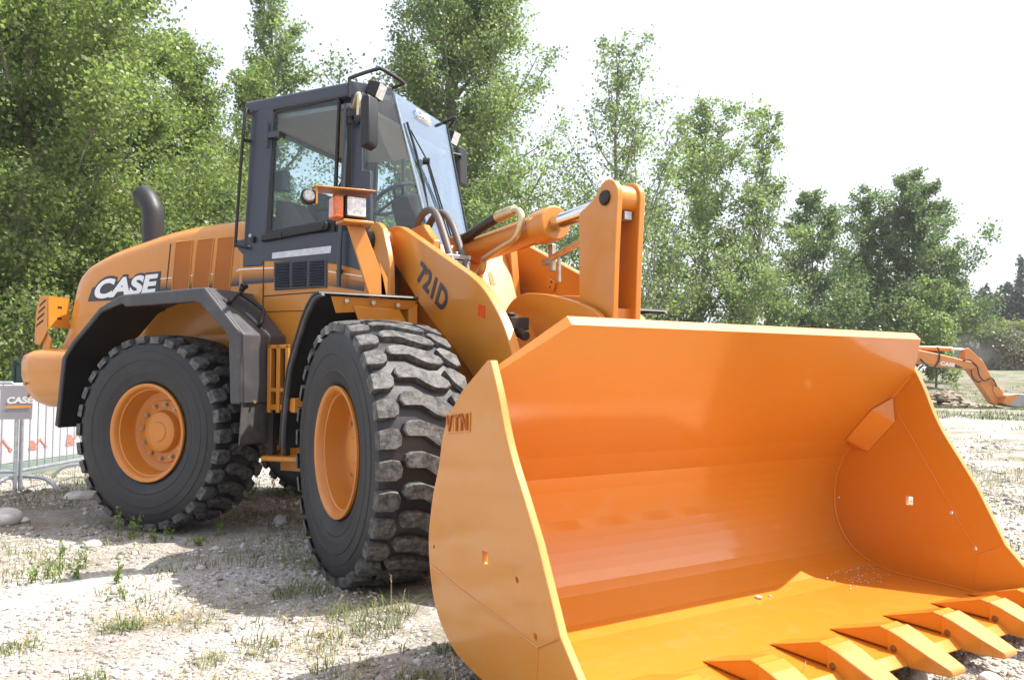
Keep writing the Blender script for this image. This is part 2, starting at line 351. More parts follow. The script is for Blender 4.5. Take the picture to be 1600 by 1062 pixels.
def make_tree(name, label, u, depth, v_top, half_px, n, size, kind, seed, group, shape='poplar', low=0.06, lean=0.0, limbs=40, sig=None, cat='tree', asc=1.05, wide=1.45, twigs=9):
    r = np.random.default_rng(seed); x, y = place(u, depth); z0 = float(ground_z(x, y)) - 0.1
    H = height_at(v_top, depth) - z0; Rm = half_px / 1223.0 * depth * wide
    root = thing(name, label, cat, (x, y, z0), group)
    wob = r.normal(0, 0.012 * H, (9, 2)).cumsum(0) * 0.35; hs = np.linspace(0, H * 0.97, 9)
    tp = [Vector((wob[i, 0] + lean * hs[i] * RIGHT.x, wob[i, 1] + lean * hs[i] * RIGHT.y, hs[i])) for i in range(9)]
    def trunk_at(h):
        f = min(max(h / (H * 0.97) * 8, 0), 7.999); i = int(f); return tp[i].lerp(tp[i + 1], f - i)
    def prof(t):
        if shape == 'poplar': return min(1, 0.7 + t * 1.5) * max(0.07, (1 - max(0, (t - 0.16) / 0.84)) ** 0.72)
        if shape == 'cone': return max(0.08, (1 - t) ** 0.75) * min(1, 0.6 + t * 3)
        return max(0.1, math.sin(math.pi * min(0.97, 0.12 + t * 0.86))) ** 0.7
    mb = MB(); rt = max(0.05, H * 0.011)
    mb.tube(tp, [rt * (1 - 0.92 * i / 8) for i in range(9)], 7)
    cen = []; sg = []; wt = []
    s0 = sig or (0.13 + Rm * 0.034)
    for i in range(limbs):
        t = low + (0.95 - low) * ((i + r.random()) / limbs) ** 0.9
        az = i * 2.39996 + r.normal(0, 0.45); L_ = Rm * prof(t) * min(1.35, max(0.4, r.normal(0.9, 0.27)))
        up0 = asc * r.uniform(0.45, 1.25) * (1 + 0.6 * t)
        base = trunk_at(max(0.25, H * t - L_ * up0 * 0.55)); d = Vector((math.cos(az), math.sin(az), up0))
        pts = [base]; dd = d.copy(); k = 6
        for j in range(k):
            dd = dd + Vector((r.normal(0, 0.16), r.normal(0, 0.16), 0.07 + r.normal(0, 0.06))); pts.append(pts[-1] + dd.normalized() * (L_ * math.hypot(1, up0) / k))
        lr = L_ / Rm; rb = rt * 0.45 * (1 - 0.75 * t); tone = r.uniform(0.55, 1.3)
        mb.tube(pts, [max(0.008, rb * (1 - 0.14 * j)) for j in range(k + 1)], 5, cap=False)
        for q in range(twigs):
            f = r.uniform(0.22, 1.0) * k; j = min(int(f), k - 1); p = pts[j].lerp(pts[j + 1], f - j)
            ln = max(0.35, L_ * r.uniform(0.16, 0.46)); dv = (dd.normalized() * 0.6 + Vector((r.normal(), r.normal(), r.normal(0.15, 0.7))).normalized()).normalized()
            e = p + dv * ln; mid = p + dv * ln * 0.5 + Vector((0, 0, 0.04 * ln))
            mb.tube([p, mid, e], [rb * 0.3 + 0.004, rb * 0.2 + 0.003, 0.003], 4, cap=False)
            for g, w in ((0.35, 0.6), (0.7, 1.0), (1.0, 0.9)): cen.append(p + dv * ln * g); sg.append(s0 * r.uniform(0.55, 1.2) * (0.55 + 0.65 * lr)); wt.append(w * tone * (0.15 + lr))
        for j in range(2, k + 1): cen.append(pts[j]); sg.append(s0 * r.uniform(0.6, 1.0) * (0.55 + 0.65 * lr)); wt.append(0.7 * tone * (0.15 + lr))
    for q in range(6): cen.append(trunk_at(H * (0.86 + 0.026 * q)) + Vector((r.normal(0, 0.03 * Rm), r.normal(0, 0.03 * Rm), 0))); sg.append(s0 * 0.5); wt.append(0.16)
    obj('trunk', mb, M['bark'], root)
    cm = leaves_mesh('crown', np.array([c[:] for c in cen]), np.array(sg), n, size, seed + 1, wt=np.array(wt))
    cm.materials.append(LEAF[kind]); c = bpy.data.objects.new('crown', cm); C.objects.link(c); c.parent = root
    return root

G1 = 'poplar trees standing behind the wheel loader'
TREES = [
 # name, label, u, depth, v_top, half px, leaves, leaf size, leaf kind, extra
 ('poplar_tree', 'big leafy poplar at far left with bare slanting branches, nearest of the row', 15, 16, -330, 190, 120000, 0.085, 'poplar', dict(limbs=60, low=0.02)),
 ('poplar_tree', 'broad poplar rising straight above the logo on the orange hood', 150, 20, -150, 160, 105000, 0.092, 'poplar', dict(limbs=58, low=0.02)),
 ('poplar_tree', 'twin-topped poplar between the exhaust pipe and the cab', 285, 23, 30, 115, 80000, 0.09, 'poplar', dict(limbs=50, low=0.02)),
 ('poplar_tree', 'tall slim poplar showing above the rear edge of the cab roof', 418, 33, -230, 74, 26000, 0.135, 'pale', dict(limbs=50, low=0.08, wide=1.3)),
 ('poplar_tree', 'lower bushy poplar directly behind the cab door window', 380, 26, 85, 100, 52000, 0.10, 'poplar', dict(limbs=44, low=0.02)),
 ('poplar_tree', 'large full poplar behind the cab windshield and far mirror', 702, 30, -420, 168, 175000, 0.115, 'pale', dict(limbs=110, low=0.02, wide=1.12)),
 ('poplar_tree', 'sparse see-through poplar behind the upright bell crank', 970, 37, 30, 96, 17000, 0.15, 'pale', dict(limbs=42, low=0.04, wide=1.9, asc=1.15, twigs=11)),
 ('poplar_tree', 'wide open-crowned poplar with a forked top above the middle of the bucket', 1096, 41, 140, 108, 23000, 0.155, 'pale', dict(limbs=42, low=0.03, wide=1.3, asc=1.3, twigs=11)),
 ('poplar_tree', 'side stem of medium height leaning right beside the forked poplar', 1165, 42, 150, 74, 12000, 0.155, 'pale', dict(limbs=34, low=0.12, lean=0.10, asc=1.5, wide=1.3, twigs=10)),
 ('poplar_tree', 'rounded mid-size poplar between the forked poplar and the slender one', 1265, 46, 290, 70, 26000, 0.155, 'dull', dict(limbs=44, low=0.04, wide=1.5)),
 ('poplar_tree', 'slender thin poplar with visible stem just left of the dense dark one', 1350, 50, 280, 46, 14000, 0.165, 'dull', dict(limbs=32, low=0.06)),
 ('poplar_tree', 'dense dark conical poplar at the right end of the row', 1420, 49, 262, 78, 52000, 0.16, 'dull', dict(limbs=64, low=0.02, wide=1.4, asc=1.3)),
]
for i, (nm, lb, u, dp, vt, hp, n, sz, kd, ex) in enumerate(TREES):
    make_tree(nm, lb, u, dp, vt, hp, n, sz, kd, 100 + i * 7, G1, **ex)
BUSH = [
 ('bush', 'light green bush at the foot of the dense dark poplar, above the digger boom', 1462, 44, 432, 36, 9000, 0.15, 'pale', 0.0),
 ('bush', 'low green bush behind the left end of the bucket lip', 1050, 40, 455, 45, 5000, 0.16, 'dull', 0.0),
 ('bush', 'pale thin bush in the gap under the forked poplar', 1215, 44, 440, 40, 3000, 0.16, 'pale', 0.0),
 ('bush', 'dark thicket below the slender poplar behind the bucket lip', 1335, 46, 462, 60, 7000, 0.16, 'dull', 0.0),
 ('bush', 'leafy undergrowth low between the counterweight and the left poplar trunk', 70, 19, 330, 150, 26000, 0.10, 'poplar', 0.0),
 ('bush', 'shaded undergrowth behind the orange hood and exhaust pipe', 270, 22, 300, 150, 26000, 0.11, 'dull', 0.0),
 ('bush', 'undergrowth seen through the cab windows', 520, 26, 330, 110, 16000, 0.12, 'poplar', 0.0),
 ('bush', 'green thicket at the foot of the large poplar, behind the windshield', 800, 33, 380, 110, 16000, 0.14, 'dull', 0.0),
]
for i, (nm, lb, u, dp, vt, hp, n, sz, kd, _) in enumerate(BUSH):
    make_tree(nm, lb, u, dp, vt, hp, n, sz, kd, 400 + i * 5, 'bushes along the tree row', shape='round', low=0.05, limbs=26, sig=hp / 1223 * dp * 0.12, cat='bush', asc=0.6)
FAR = [
 ('pine_tree', 'dark rounded pine over the stone wall, leftmost of the far wood', 1512, 95, 470, 26), ('pine_tree', 'dark pine in the middle of the far wood above the wall', 1548, 100, 455, 30),
 ('pine_tree', 'dark broad pine at the right of the far wood below the tall cypress', 1592, 98, 448, 32), ('pine_tree', 'dim pine half hidden behind the end bush, farthest left', 1485, 105, 460, 26)]
for i, (nm, lb, u, dp, vt, hp) in enumerate(FAR):
    make_tree(nm, lb, u, dp, vt, hp, 9000, 0.36, 'dark', 600 + i * 3, 'dark trees beyond the stone wall', shape='round', low=0.1, limbs=26, sig=hp / 1223 * dp * 0.18, asc=0.4)
for i, (lb, u, dp, vt, hp) in enumerate([('tall dark cypress spire at the right edge, topmost of the far wood', 1598, 112, 393, 10), ('short dark cypress beside the dense poplar, left of the far wood', 1507, 112, 434, 13), ('small dark cypress tip between the two pines', 1543, 112, 443, 9), ('thin dark cypress touching the dense poplar', 1488, 112, 428, 8)]):
    make_tree('cypress_tree', lb, u, dp, vt, hp, 6000, 0.3, 'dark', 700 + i * 3, 'dark trees beyond the stone wall', shape='cone', low=0.02, limbs=36, sig=0.30, asc=2.2, twigs=3)
# ------------------------------------------------------------------ the wheel loader
# The front half is built in world axes (x forwards, y to its left, front axle at x = 0); the rear half turns
# about the articulation joint at x = XJ by the steering angle TH.
XJ, TH = -1.619, R(36.45)
ZC, TY, TR = 0.724, 0.977, 0.745
loader = thing('wheel_loader', 'large orange articulated wheel loader with grey cab and big toothed bucket lowered to the ground', 'wheel loader', (0, 0, 0))
OR, GY, BK = M['orange'], M['grey'], M['black']

# ---- wheels
def lug_mesh():
    near = [(-.262, -.048), (-.262, .044), (-.205, .056), (-.165, .048), (-.148, .012), (-.155, -.032), (-.182, -.05)]
    bar = [(-.138, .046), (-.126, .078), (-.100, .090), (-.045, .090), (.100, .036), (.150, -.004), (.158, -.034), (.136, -.052), (.080, -.056), (.040, -.040), (-.030, .010), (-.120, .014)]
    far = [(.142, .060), (.172, .082), (.205, .072), (.262, .030), (.262, -.048), (.230, -.058), (.190, -.024), (.166, .010)]
    V = []; Fc = []; n = 30
    def rad(w): return TR - 0.004 - 0.020 * (w / 0.26) ** 2
    for k in range(n):
        for poly in (near, bar, far):
            o = len(V); m_ = len(poly); cx = sum(p[0] for p in poly) / m_; cs = sum(p[1] for p in poly) / m_
            for lay, (gr, dr) in enumerate(((1.05, -.050), (1.015, -.005), (0.95, 0.0))):
                for w, s in poly:
                    ww = cx + (w - cx) * gr; ss = cs + (s - cs) * gr
                    ww = max(-.266, min(.266, ww)); rr = rad(ww) + dr
                    a = ss / TR + 2 * math.pi * k / n
                    V.append((rr * math.cos(a), ww, rr * math.sin(a)))
            for lay in (0, 1):
                for i in range(m_):
                    j = (i + 1) % m_; Fc.append((o + lay * m_ + i, o + lay * m_ + j, o + (lay + 1) * m_ + j, o + (lay + 1) * m_ + i))
            Fc.append(tuple(o + 2 * m_ + i for i in range(m_)))
    return V, Fc
lv, lf = lug_mesh()
tyre = MB()
side = [(-.205, .352), (-.228, .372), (-.243, .40), (-.2555, .445), (-.2585, .449), (-.2585, .456), (-.2565, .460), (-.2635, .485), (-.2625, .495), (-.2665, .540), (-.2700, .543), (-.2700, .549), (-.2668, .553), (-.267, .60), (-.2665, .607), (-.262, .61), (-.259, .64), (-.248, .675), (-.225, .694), (-.18, .700)]
tyre.lathe(side + [(0, .706)] + [(-a, b) for a, b in side[::-1]], (0, 0, 0), 112)
ntyre = len(tyre.f); tyre.add(lv, lf)
tyre_me = tyre.mesh('tyre'); tyre_me.materials.append(M['rubber']); tyre_me.materials.append(M['tread'])
tyre_me.polygons.foreach_set('use_smooth', [True] * len(tyre_me.polygons)); tyre_me.set_sharp_from_angle(angle=R(32))
tyre_me.polygons.foreach_set('material_index', [0 if i < ntyre else 1 for i in range(len(tyre_me.polygons))])
rim = MB().lathe([(-.205, .352), (-.238, .368), (-.250, .366), (-.252, .357), (-.247, .343), (-.236, .334), (-.205, .327), (-.200, .318), (-.10, .309), (-.075, .300), (-.062, .268), (-.060, .242), (-.072, .236), (-.074, .164), (-.090, .160), (-.100, .157), (-.122, .150), (-.130, .138), (-.131, .076), (-.138, .071), (-.139, .0)], (0, 0, 0), 72)
rim.lathe([(.205, .352), (.24, .366), (.235, .334), (.10, .31), (.09, .1), (.09, 0)], (0, 0, 0), 48)
rim_me = rim.mesh('rim')
nut_me = MB().tube([(0, 0, 0), (0, -.018, 0)], .0165, 6).tube([(0, -.018, 0), (0, -.030, 0)], .009, 8).mesh('wheel_nut'); nut_me.materials.append(M['steel'])
def wheel(pos, frame, flip, spin):
    w = bpy.data.objects.new('wheel', None); C.objects.link(w); w.parent = loader
    p = Vector(pos)
    if frame == 'rear': w.matrix_local = Matrix.Translation((XJ, 0, 0)) @ Matrix.Rotation(TH, 4, 'Z') @ Matrix.Translation(p) @ Matrix.Rotation(math.pi if flip else 0, 4, 'Z')
    else: w.matrix_local = Matrix.Translation(p) @ Matrix.Rotation(math.pi if flip else 0, 4, 'Z')
    for nm, me, mt in (('tyre', tyre_me, None), ('rim', rim_me, M['rim'])):
        if mt and not me.materials: me.materials.append(mt); me.polygons.foreach_set('use_smooth', [True] * len(me.polygons)); me.set_sharp_from_angle(angle=R(35))
        o = bpy.data.objects.new(nm, me); C.objects.link(o); o.parent = w; o.rotation_euler = (0, spin, 0)
    for k in range(12):
        a = 2 * math.pi * (k + .4) / 12 + spin; o = bpy.data.objects.new('wheel_nut', nut_me); C.objects.link(o); o.parent = w; o.location = (.207 * math.cos(a), -.074, .207 * math.sin(a))
wheel((0, -TY, ZC), 'front', False, .05); wheel((0, TY, ZC), 'front', True, .4)
wheel((XJ, -TY, ZC), 'rear', False, .22); wheel((XJ, TY, ZC), 'rear', True, .9)

# ---- axles and chassis
m = MB().cyl((0, -.80, ZC), (0, .80, ZC), .15, 20); m.lathe([(-.28, .1), (-.2, .25), (0, .30), (.2, .25), (.28, .1)], (0, 0, ZC), 24)
obj('front_axle', m, OR, loader)
m = MB().cyl((XJ, -.80, ZC), (XJ, .80, ZC), .15, 20); m.lathe([(-.28, .1), (-.2, .25), (0, .30), (.2, .25), (.28, .1)], (XJ, 0, ZC), 24)
obj('rear_axle', m, OR, loader, 'rear')
m = MB(); m.prism([(-3.2, .72), (-.55, .55), (-.1, .55), (.08, .7), (.08, 1.1), (-.3, 1.35), (-3.2, 1.3)], -.42, .42)
obj('rear_chassis', m, OR, loader, 'rear', .015)
m = MB().cyl((0, 0, .50), (0, 0, 1.25), .13, 24)
obj('articulation_pin', m, M['dark'], loader, 'rear')
m = MB()
for s in (-1, 1):
    y0, y1 = sorted((s * .28, s * .34)); m.prism([(-1.45, .62), (-.9, .45), (.42, .50), (.46, .95), (.1, 1.15), (-.55, 1.62), (-.62, 2.08), (-.80, 2.22), (-1.05, 2.22), (-1.2, 2.1), (-1.28, 1.2), (-1.5, 1.1)], y0, y1)
obj('front_chassis', m, OR, loader, None, .008)
m = MB().slab([(-.42, -.28, 1.42), (-.42, .28, 1.42), (-.72, .28, 2.06), (-.72, -.28, 2.06)], .03); m.box((-1.3, -.28, .6), (-.55, .28, 1.2))
m.box((-.55, -.28, .55), (.42, .28, .9))
obj('tower_plate', m, OR, loader, None, .006)
# outer lift-arm brackets, pins and bosses
for s in (-1, 1):
    y0, y1 = sorted((s * .585, s * .625))
    m = MB().prism(curve2([(-1.17, 2.09), (-1.12, 2.19), (-1.0, 2.235), (-.905, 2.215), (-.83, 2.165)], 5) + [(-.74, 2.0), (-.70, 1.90), (-.685, 1.70), (-.68, 1.1), (-1.2, 1.1)], y0, y1)
    b = obj('arm_bracket', m, OR, loader, None, .006)
    obj('pivot_pin', MB().lathe([(-.020, 0), (-.020, .055), (-.012, .064), (.05, .064)] if s < 0 else [(-.05, .064), (.012, .064), (.02, .055), (.02, 0)], (-1.03, s * .645, 2.11), 24), BK, b)
    obj('pivot_boss', MB().cyl((-1.0, s * .585, 2.10), (-1.0, s * .28, 2.10), .085, 28), OR, b, bevel=.01)
    obj('lift_cylinder', MB().cyl((-.85, s * .41, .75), (-.1, s * .41, 1.02), .075, 20).cyl((-.1, s * .41, 1.02), (.55, s * .41, 1.05), .042, 16), OR, loader)

# ---- lift arms
top = curve2([(-1.10, 2.10), (-1.06, 2.19), (-.985, 2.215), (-.90, 2.208), (-.806, 2.185)], 5)[:-1] + [(-.80, 2.183), (-.40, 2.008), (-.037, 1.847)] + curve2([(.05, 1.808), (.223, 1.733), (.378, 1.645), (.502, 1.54), (.600, 1.435), (.668, 1.335), (.715, 1.25)], 4) + [(.95, .85), (1.24, .56)]
low = curve2([(1.30, .47), (1.27, .38), (1.18, .36), (1.08, .42)], 4) + [(.80, .70), (.55, .93), (.24, 1.165)] + [(.0, 1.325), (-.225, 1.455), (-.47, 1.615), (-.67, 1.765)] + curve2([(-.90, 1.93), (-1.02, 2.0), (-1.10, 2.10)], 4)[:-1]
ARM = top + low
arms = []
for s in (-1, 1):
    y0, y1 = sorted((s * .44, s * .50)); a = obj('lift_arm', MB().prism(ARM, y0, y1), OR, loader, None, .006); arms.append(a)
a = arms[0]
d1, d2 = np.array((-.463, 1.902)), np.array((-.161 - .065, 1.558 - .03))
ux = np.array((.37, -.225)); 
def armpt(u, v): # along, across the lettering
    B0 = np.array((-.525, 1.778)); B1 = np.array((-.118, 1.525)); T1 = np.array((-.028, 1.655)); T0 = np.array((-.452, 1.905))
    p = (1 - u) * (1 - v) * B0 + u * (1 - v) * B1 + u * v * T1 + (1 - u) * v * T0; return (p[0], -.5035, p[1])
obj('arm_tab', MB().prism([(-.33, 1.84), (-.25, 1.80), (-.28, 1.73), (-.36, 1.77)], .425, .440), OR, arms[1], None, .004)
obj('tab_holes', MB().cyl((-.30, .424, 1.805), (-.30, .43, 1.805), .009, 10).cyl((-.315, .424, 1.77), (-.315, .43, 1.77), .009, 10), M['dark'], arms[1])
obj('model_lettering', text_mb('721D', [armpt(0, 0), armpt(1, 0), armpt(1, 1), armpt(0, 1)], .001, .03), M['decal'], a)
m = MB().slab([(.332, -.5015, 1.488), (.408, -.5015, 1.468), (.415, -.5015, 1.536), (.340, -.5015, 1.553)], .003, (0, -1, 0)); obj('reflector', m, M['reflector'], a)

# ---- cross tube, bell crank and tilt cylinder
m = MB().cyl((.13, -.44, 1.22), (.13, .44, 1.22), .31, 48)
x = obj('cross_tube', m, OR, loader, None, .004)
SUP = curve2([(.02, 1.50), (.061, 1.561), (.123, 1.604), (.176, 1.623), (.257, 1.639), (.343, 1.635), (.467, 1.62), (.598, 1.595), (.741, 1.559), (.882, 1.52), (.998, 1.464), (1.06, 1.38)], 3) + [(1.05, 1.25), (.9, 1.1), (.5, .95), (.1, 1.0)]
for s in (-1, 1):
    y0, y1 = sorted((s * .115, s * .155)); obj('support_plate', MB().prism(SUP, y0, y1), OR, x, None, .006)
BELL = curve2([(1.088, 2.07), (1.083, 2.118), (1.055, 2.158), (1.01, 2.176), (.959, 2.166), (.925, 2.133), (.89, 2.10), (.851, 2.082)], 4) + [(.805, 2.064)] + curve2([(.77, 2.052), (.752, 2.035), (.748, 2.00)], 3) + [(.747, 1.65), (.76, 1.50), (.80, 1.2), (.9, 1.0), (1.0, .95), (1.02, 1.2), (1.043, 1.455), (1.063, 1.79)]
bc = obj('bell_crank', MB().prism(BELL, -.094, -.058), OR, loader, None, .005)
obj('crank_plate', MB().prism(BELL, .058, .094), OR, bc, None, .005)
obj('crank_boss', MB().cyl((1.00, -.058, 2.082), (1.00, .058, 2.082), .074, 32), OR, bc)
obj('crank_web', MB().box((.90, -.058, 1.02), (1.0, .058, 1.5)), OR, bc)
obj('crank_pin', MB().lathe([(-.018, 0), (-.018, .034), (-.010, .041), (.0, .041)], (.989, -.094, 2.082), 24).lathe([(.0, .041), (.010, .041), (.018, .034), (.018, 0)], (.989, .094, 2.082), 24), BK, bc)
obj('grease_block', MB().box((.99, -.015, 1.965), (1.05, .035, 2.012)), M['galv'], bc, None, .004)
A0 = Vector((-.80, 0, 2.03)); A1 = Vector((.355, 0, 2.062)); A2 = Vector((1.0, 0, 2.082)); ax = (A1 - A0).normalized()
tc_ = obj('tilt_cylinder', MB().tube([A0 + ax * .05, A1 - ax * .14], .090, 32).tube([A1 - ax * .15, A1 - ax * .135, A1 + ax * .02, A1 + ax * .03], [.090, .107, .107, .098], 32), OR, loader, None, .004)
obj('piston_rod', MB().tube([A1, A2], .047, 28), M['chrome'], tc_)
obj('cylinder_eye', MB().cyl((A0.x, -.07, A0.z), (A0.x, .07, A0.z), .11, 28), OR, tc_, bevel=.008)
m = MB()
for s in (-1, 1):
    y0, y1 = sorted((s * .08, s * .12)); m.prism(curve2([(-.66, 1.99), (-.70, 2.10), (-.80, 2.15), (-.90, 2.10)], 4) + [(-.95, 1.6), (-.50, 1.45), (-.56, 1.8)], y0, y1)
obj('cylinder_clevis', m, OR, loader, None, .006)
def fr(*p): return [Vector(q) for q in p]
# steel return pipe and pressure hose on the cylinder
obj('cylinder_hose', MB().tube(fr((-.86, -.07, 2.14), (-.62, -.085, 2.12), (-.35, -.10, 2.15), (-.12, -.11, 2.175)), .034, 12, smooth=6), M['hose'], tc_)
obj('hose_fitting', MB().tube(fr((-.12, -.11, 2.175), (.04, -.11, 2.18), (.09, -.11, 2.18)), [.038, .036, .033], 12), M['zinc'], tc_, bevel=.003)
obj('return_pipe', MB().tube(fr((.06, -.11, 2.18), (.14, -.115, 2.168), (.185, -.12, 2.12), (.165, -.125, 2.04), (.10, -.125, 1.99), (-.05, -.125, 1.962), (-.22, -.125, 1.93), (-.28, -.125, 1.915), (-.30, -.12, 1.88), (-.33, -.12, 1.84), (-.42, -.12, 1.80)), .022, 12, smooth=5), M['zinc'], tc_)
obj('hose_coupling', MB().cyl((-.46, -.12, 1.80), (-.36, -.12, 1.815), .035, 14).cyl((-.42, -.15, 1.76), (-.42, -.09, 1.76), .03, 14), M['zinc'], tc_, bevel=.003)
# levelling indicator rod beside the cylinder
obj('indicator_rod', MB().tube(fr((.18, .10, 1.88), (.45, .10, 1.93), (.80, .10, 1.985)), .022, 10), M['zinc'], tc_, bevel=.003)
obj('indicator_bracket', MB().box((.17, .085, 1.80), (.215, .115, 1.97)).box((.10, .08, 1.845), (.20, .12, 1.885)).box((.26, .09, 1.72), (.28, .11, 1.90)), M['steel'], tc_, bevel=.004)
# arched hoses over the arm
for i, (P, yy) in enumerate((([(-1.02, 2.18), (-.96, 2.265), (-.84, 2.318), (-.72, 2.31), (-.62, 2.235), (-.52, 2.09), (-.435, 1.955), (-.36, 1.84)], -.30), ([(-1.04, 2.18), (-.97, 2.265), (-.86, 2.312), (-.74, 2.30), (-.62, 2.215), (-.52, 2.08), (-.435, 1.94), (-.36, 1.83)], -.20))):
    obj('arched_hose', MB().tube([(x_, yy, z_) for x_, z_ in P], .026, 12, smooth=6), mat('old_hose', (.10, .082, .078), .5), loader)
obj('hose_clamp', MB().box((-.47, -.34, 1.925), (-.40, -.16, 1.955)).box((-.47, -.34, 1.885), (-.40, -.16, 1.915)).cyl((-.435, -.25, 1.88), (-.435, -.25, 1.98), .012, 8), M['galv'], loader, None, .004)
# quick coupler hoses low between arm and cross tube
obj('coupler_block', MB().box((.42, -.42, 1.40), (.56, -.30, 1.47)).cyl((.50, -.36, 1.40), (.62, -.36, 1.36), .028, 12).cyl((.45, -.42, 1.485), (.45, -.38, 1.485), .014, 8).cyl((.53, -.42, 1.485), (.53, -.38, 1.485), .014, 8), M['dark'], loader, None, .006)
obj('coupler_hose', MB().tube(fr((.0, -.30, 1.62), (.2, -.34, 1.54), (.44, -.37, 1.44)), .03, 12, smooth=5), M['hose'], loader)

# ---- front fenders (rear half of the wheel only)
FF0 = curve2([(-.27, 1.645), (-.40, 1.635), (-.52, 1.585)], 3) + [(-.62, 1.52), (-.80, 1.36), (-.945, 1.20), (-1.03, 1.02), (-1.09, .80), (-1.10, .66)]
for s in (-1, 1):
    y0, y1 = sorted((s * .60, s * 1.245))
    FF = ([(-.02, 1.622), (-.15, 1.642)] if s > 0 else []) + FF0
    band = FF + [(x_ + .012, z_ - .018) if x_ > -.9 else (x_ + .02, z_) for x_, z_ in FF[::-1]]
    f = obj('front_fender', MB().prism(band, y0, y1), BK, loader, None, .006)
    lip = FF + [(x_ + .03, z_ - .035) if x_ > -.9 else (x_ + .045, z_) for x_, z_ in FF[::-1]]
    yy = sorted((s * 1.205, s * 1.237)); obj('fender_lip', MB().prism(lip, *yy), M['plastic'], f, None, .01)
    yy = sorted((s * .60, s * 1.16))
    obj('fender_bracket', MB().slab([(-.285, yy[0], 1.618), (-.285, yy[1], 1.618), (-.31, yy[1] - .04, 1.565), (-.31, yy[0] + .04, 1.52)], .012).box((-.75, s * .62 - .03, 1.28), (-.31, s * .62 + .03, 1.6)).slab([(-.30, s * .72, 1.56), (-.30, s * 1.02, 1.57), (-.33, s * .95, 1.42), (-.33, s * .6, 1.38)], .012), OR, f, None, .003)
    obj('bracket_bolts', MB().cyl((-.285, s * 1.07, 1.596), (-.265, s * 1.07, 1.594), .014, 8).cyl((-.285, s * .90, 1.592), (-.265, s * .90, 1.59), .014, 8).cyl((-.285, s * .74, 1.585), (-.265, s * .74, 1.583), .014, 8), M['steel'], f)
    yy = sorted((s * .8, s * 1.2)); obj('fender_stay', MB().prism([(-1.00, .905), (-.9, .905), (-.9, 1.0), (-1.00, 1.0), (-1.03, .98), (-1.045, .95), (-1.03, .92)], *yy), OR, f, None, .004)

# ---- headlight brackets on the front frame
for s in (-1, 1):
    def q(x_, y_, z_): return (x_, y_ if s < 0 else -y_ - .16, z_)
    b = obj('headlight_bracket', MB().slab([q(-.29, -.915, 1.62), q(-.29, -.80, 1.62), q(-.29, -.83, 1.76), q(-.29, -.955, 2.055), q(-.29, -1.06, 2.055)], .02, (-1, 0, 0)).slab([q(-.29, -.845, 1.62), q(-.29, -.80, 1.62), q(-.29, -.80, 1.75), q(-.29, -.85, 1.84)], .05, (-1, 0, 0)), OR, loader, None, .004)
    obj('bracket_shelf', MB().slab([q(-.19, -1.12, 2.055), q(-.19, -.93, 2.055), q(-.34, -.93, 2.06), q(-.34, -1.12, 2.06)], .018, (0, 0, 1)), OR, b, None, .004)
    obj('headlight', MB().slab([q(-.215, -1.105, 2.085), q(-.215, -.965, 2.085), q(-.215, -.965, 2.222), q(-.215, -1.105, 2.222)], .11, (-1, 0, 0)), BK, b, None, .018, 3)
    obj('headlight_lens', MB().slab([q(-.214, -1.093, 2.096), q(-.214, -.977, 2.096), q(-.214, -.977, 2.212), q(-.214, -1.093, 2.212)], .012, (1, 0, 0)), M['lens'], b, None, .006, 2)
    obj('turn_signal', MB().slab([q(-.205, -1.175, 2.075), q(-.205, -1.112, 2.075), q(-.205, -1.112, 2.215), q(-.205, -1.175, 2.215)], .11, (-1, 0, 0)), M['amber'], b, None, .015, 3)
    if s > 0: continue
    obj('guard_plate', MB().slab([q(-.16, -1.30, 2.235), q(-.16, -.93, 2.248), q(-.36, -.93, 2.255), q(-.36, -1.30, 2.243)], .008, (0, 0, 1)).slab([q(-.17, -1.293, 2.135), q(-.17, -1.283, 2.135), q(-.17, -1.283, 2.238), q(-.17, -1.293, 2.238)], .06, (-1, 0, 0)), OR, b, None, .002)
    obj('marker_lamp', MB().tube([q(-.175, -1.33, 2.178), q(-.26, -1.325, 2.178)], [.050, .035], 20), BK, b, None, .012)
    obj('marker_lens', MB().tube([q(-.160, -1.332, 2.178), q(-.174, -1.332, 2.178)], [.028, .034], 20), M['smalllens'], b)

# ---- bucket
W, WS = 1.269, 1.037
bucket = bpy.data.objects.new('bucket', None); C.objects.link(bucket); bucket.parent = loader
INN = [(2.008, 1.320), (1.827, 1.142), (1.50, .800)] + curve2([(1.42, .70), (1.372, .59), (1.352, .455), (1.375, .32), (1.46, .20), (1.60, .130)], 3) + [(1.72, .113), (2.16, .108)]
OUT = []
for i, (x_, z_) in enumerate(INN):
    a_ = INN[max(i - 1, 0)]; b_ = INN[min(i + 1, len(INN) - 1)]; dx, dz = b_[0] - a_[0], b_[1] - a_[1]; l_ = math.hypot(dx, dz)
    th = .045 if i == 0 else .024
    OUT.append((x_ + dz / l_ * th, z_ - dx / l_ * th))
def wide(i): return WS if i == 0 else W - .012
rings = [[(x_, -wide(i), z_), (x_, wide(i), z_), (ox, wide(i), oz), (ox, -wide(i), oz)] for i, ((x_, z_), (ox, oz)) in enumerate(zip(INN, OUT))]
obj('shell', MB().loft(rings), M['bucket'], bucket, None, 0, 2, 4)
for s in (-1, 1): obj('weld_bead', MB().tube([(x_ + .004, s * (W - .034), z_ + .003) for x_, z_ in INN[1:]], .007, 8), M['bucket'], bucket)
obj('cutting_edge', MB().prism([(2.15, .070), (2.45, .060), (2.47, .072), (2.43, .104), (2.15, .106)], -W + .02, W - .02), M['bucket'], bucket, None, .004)
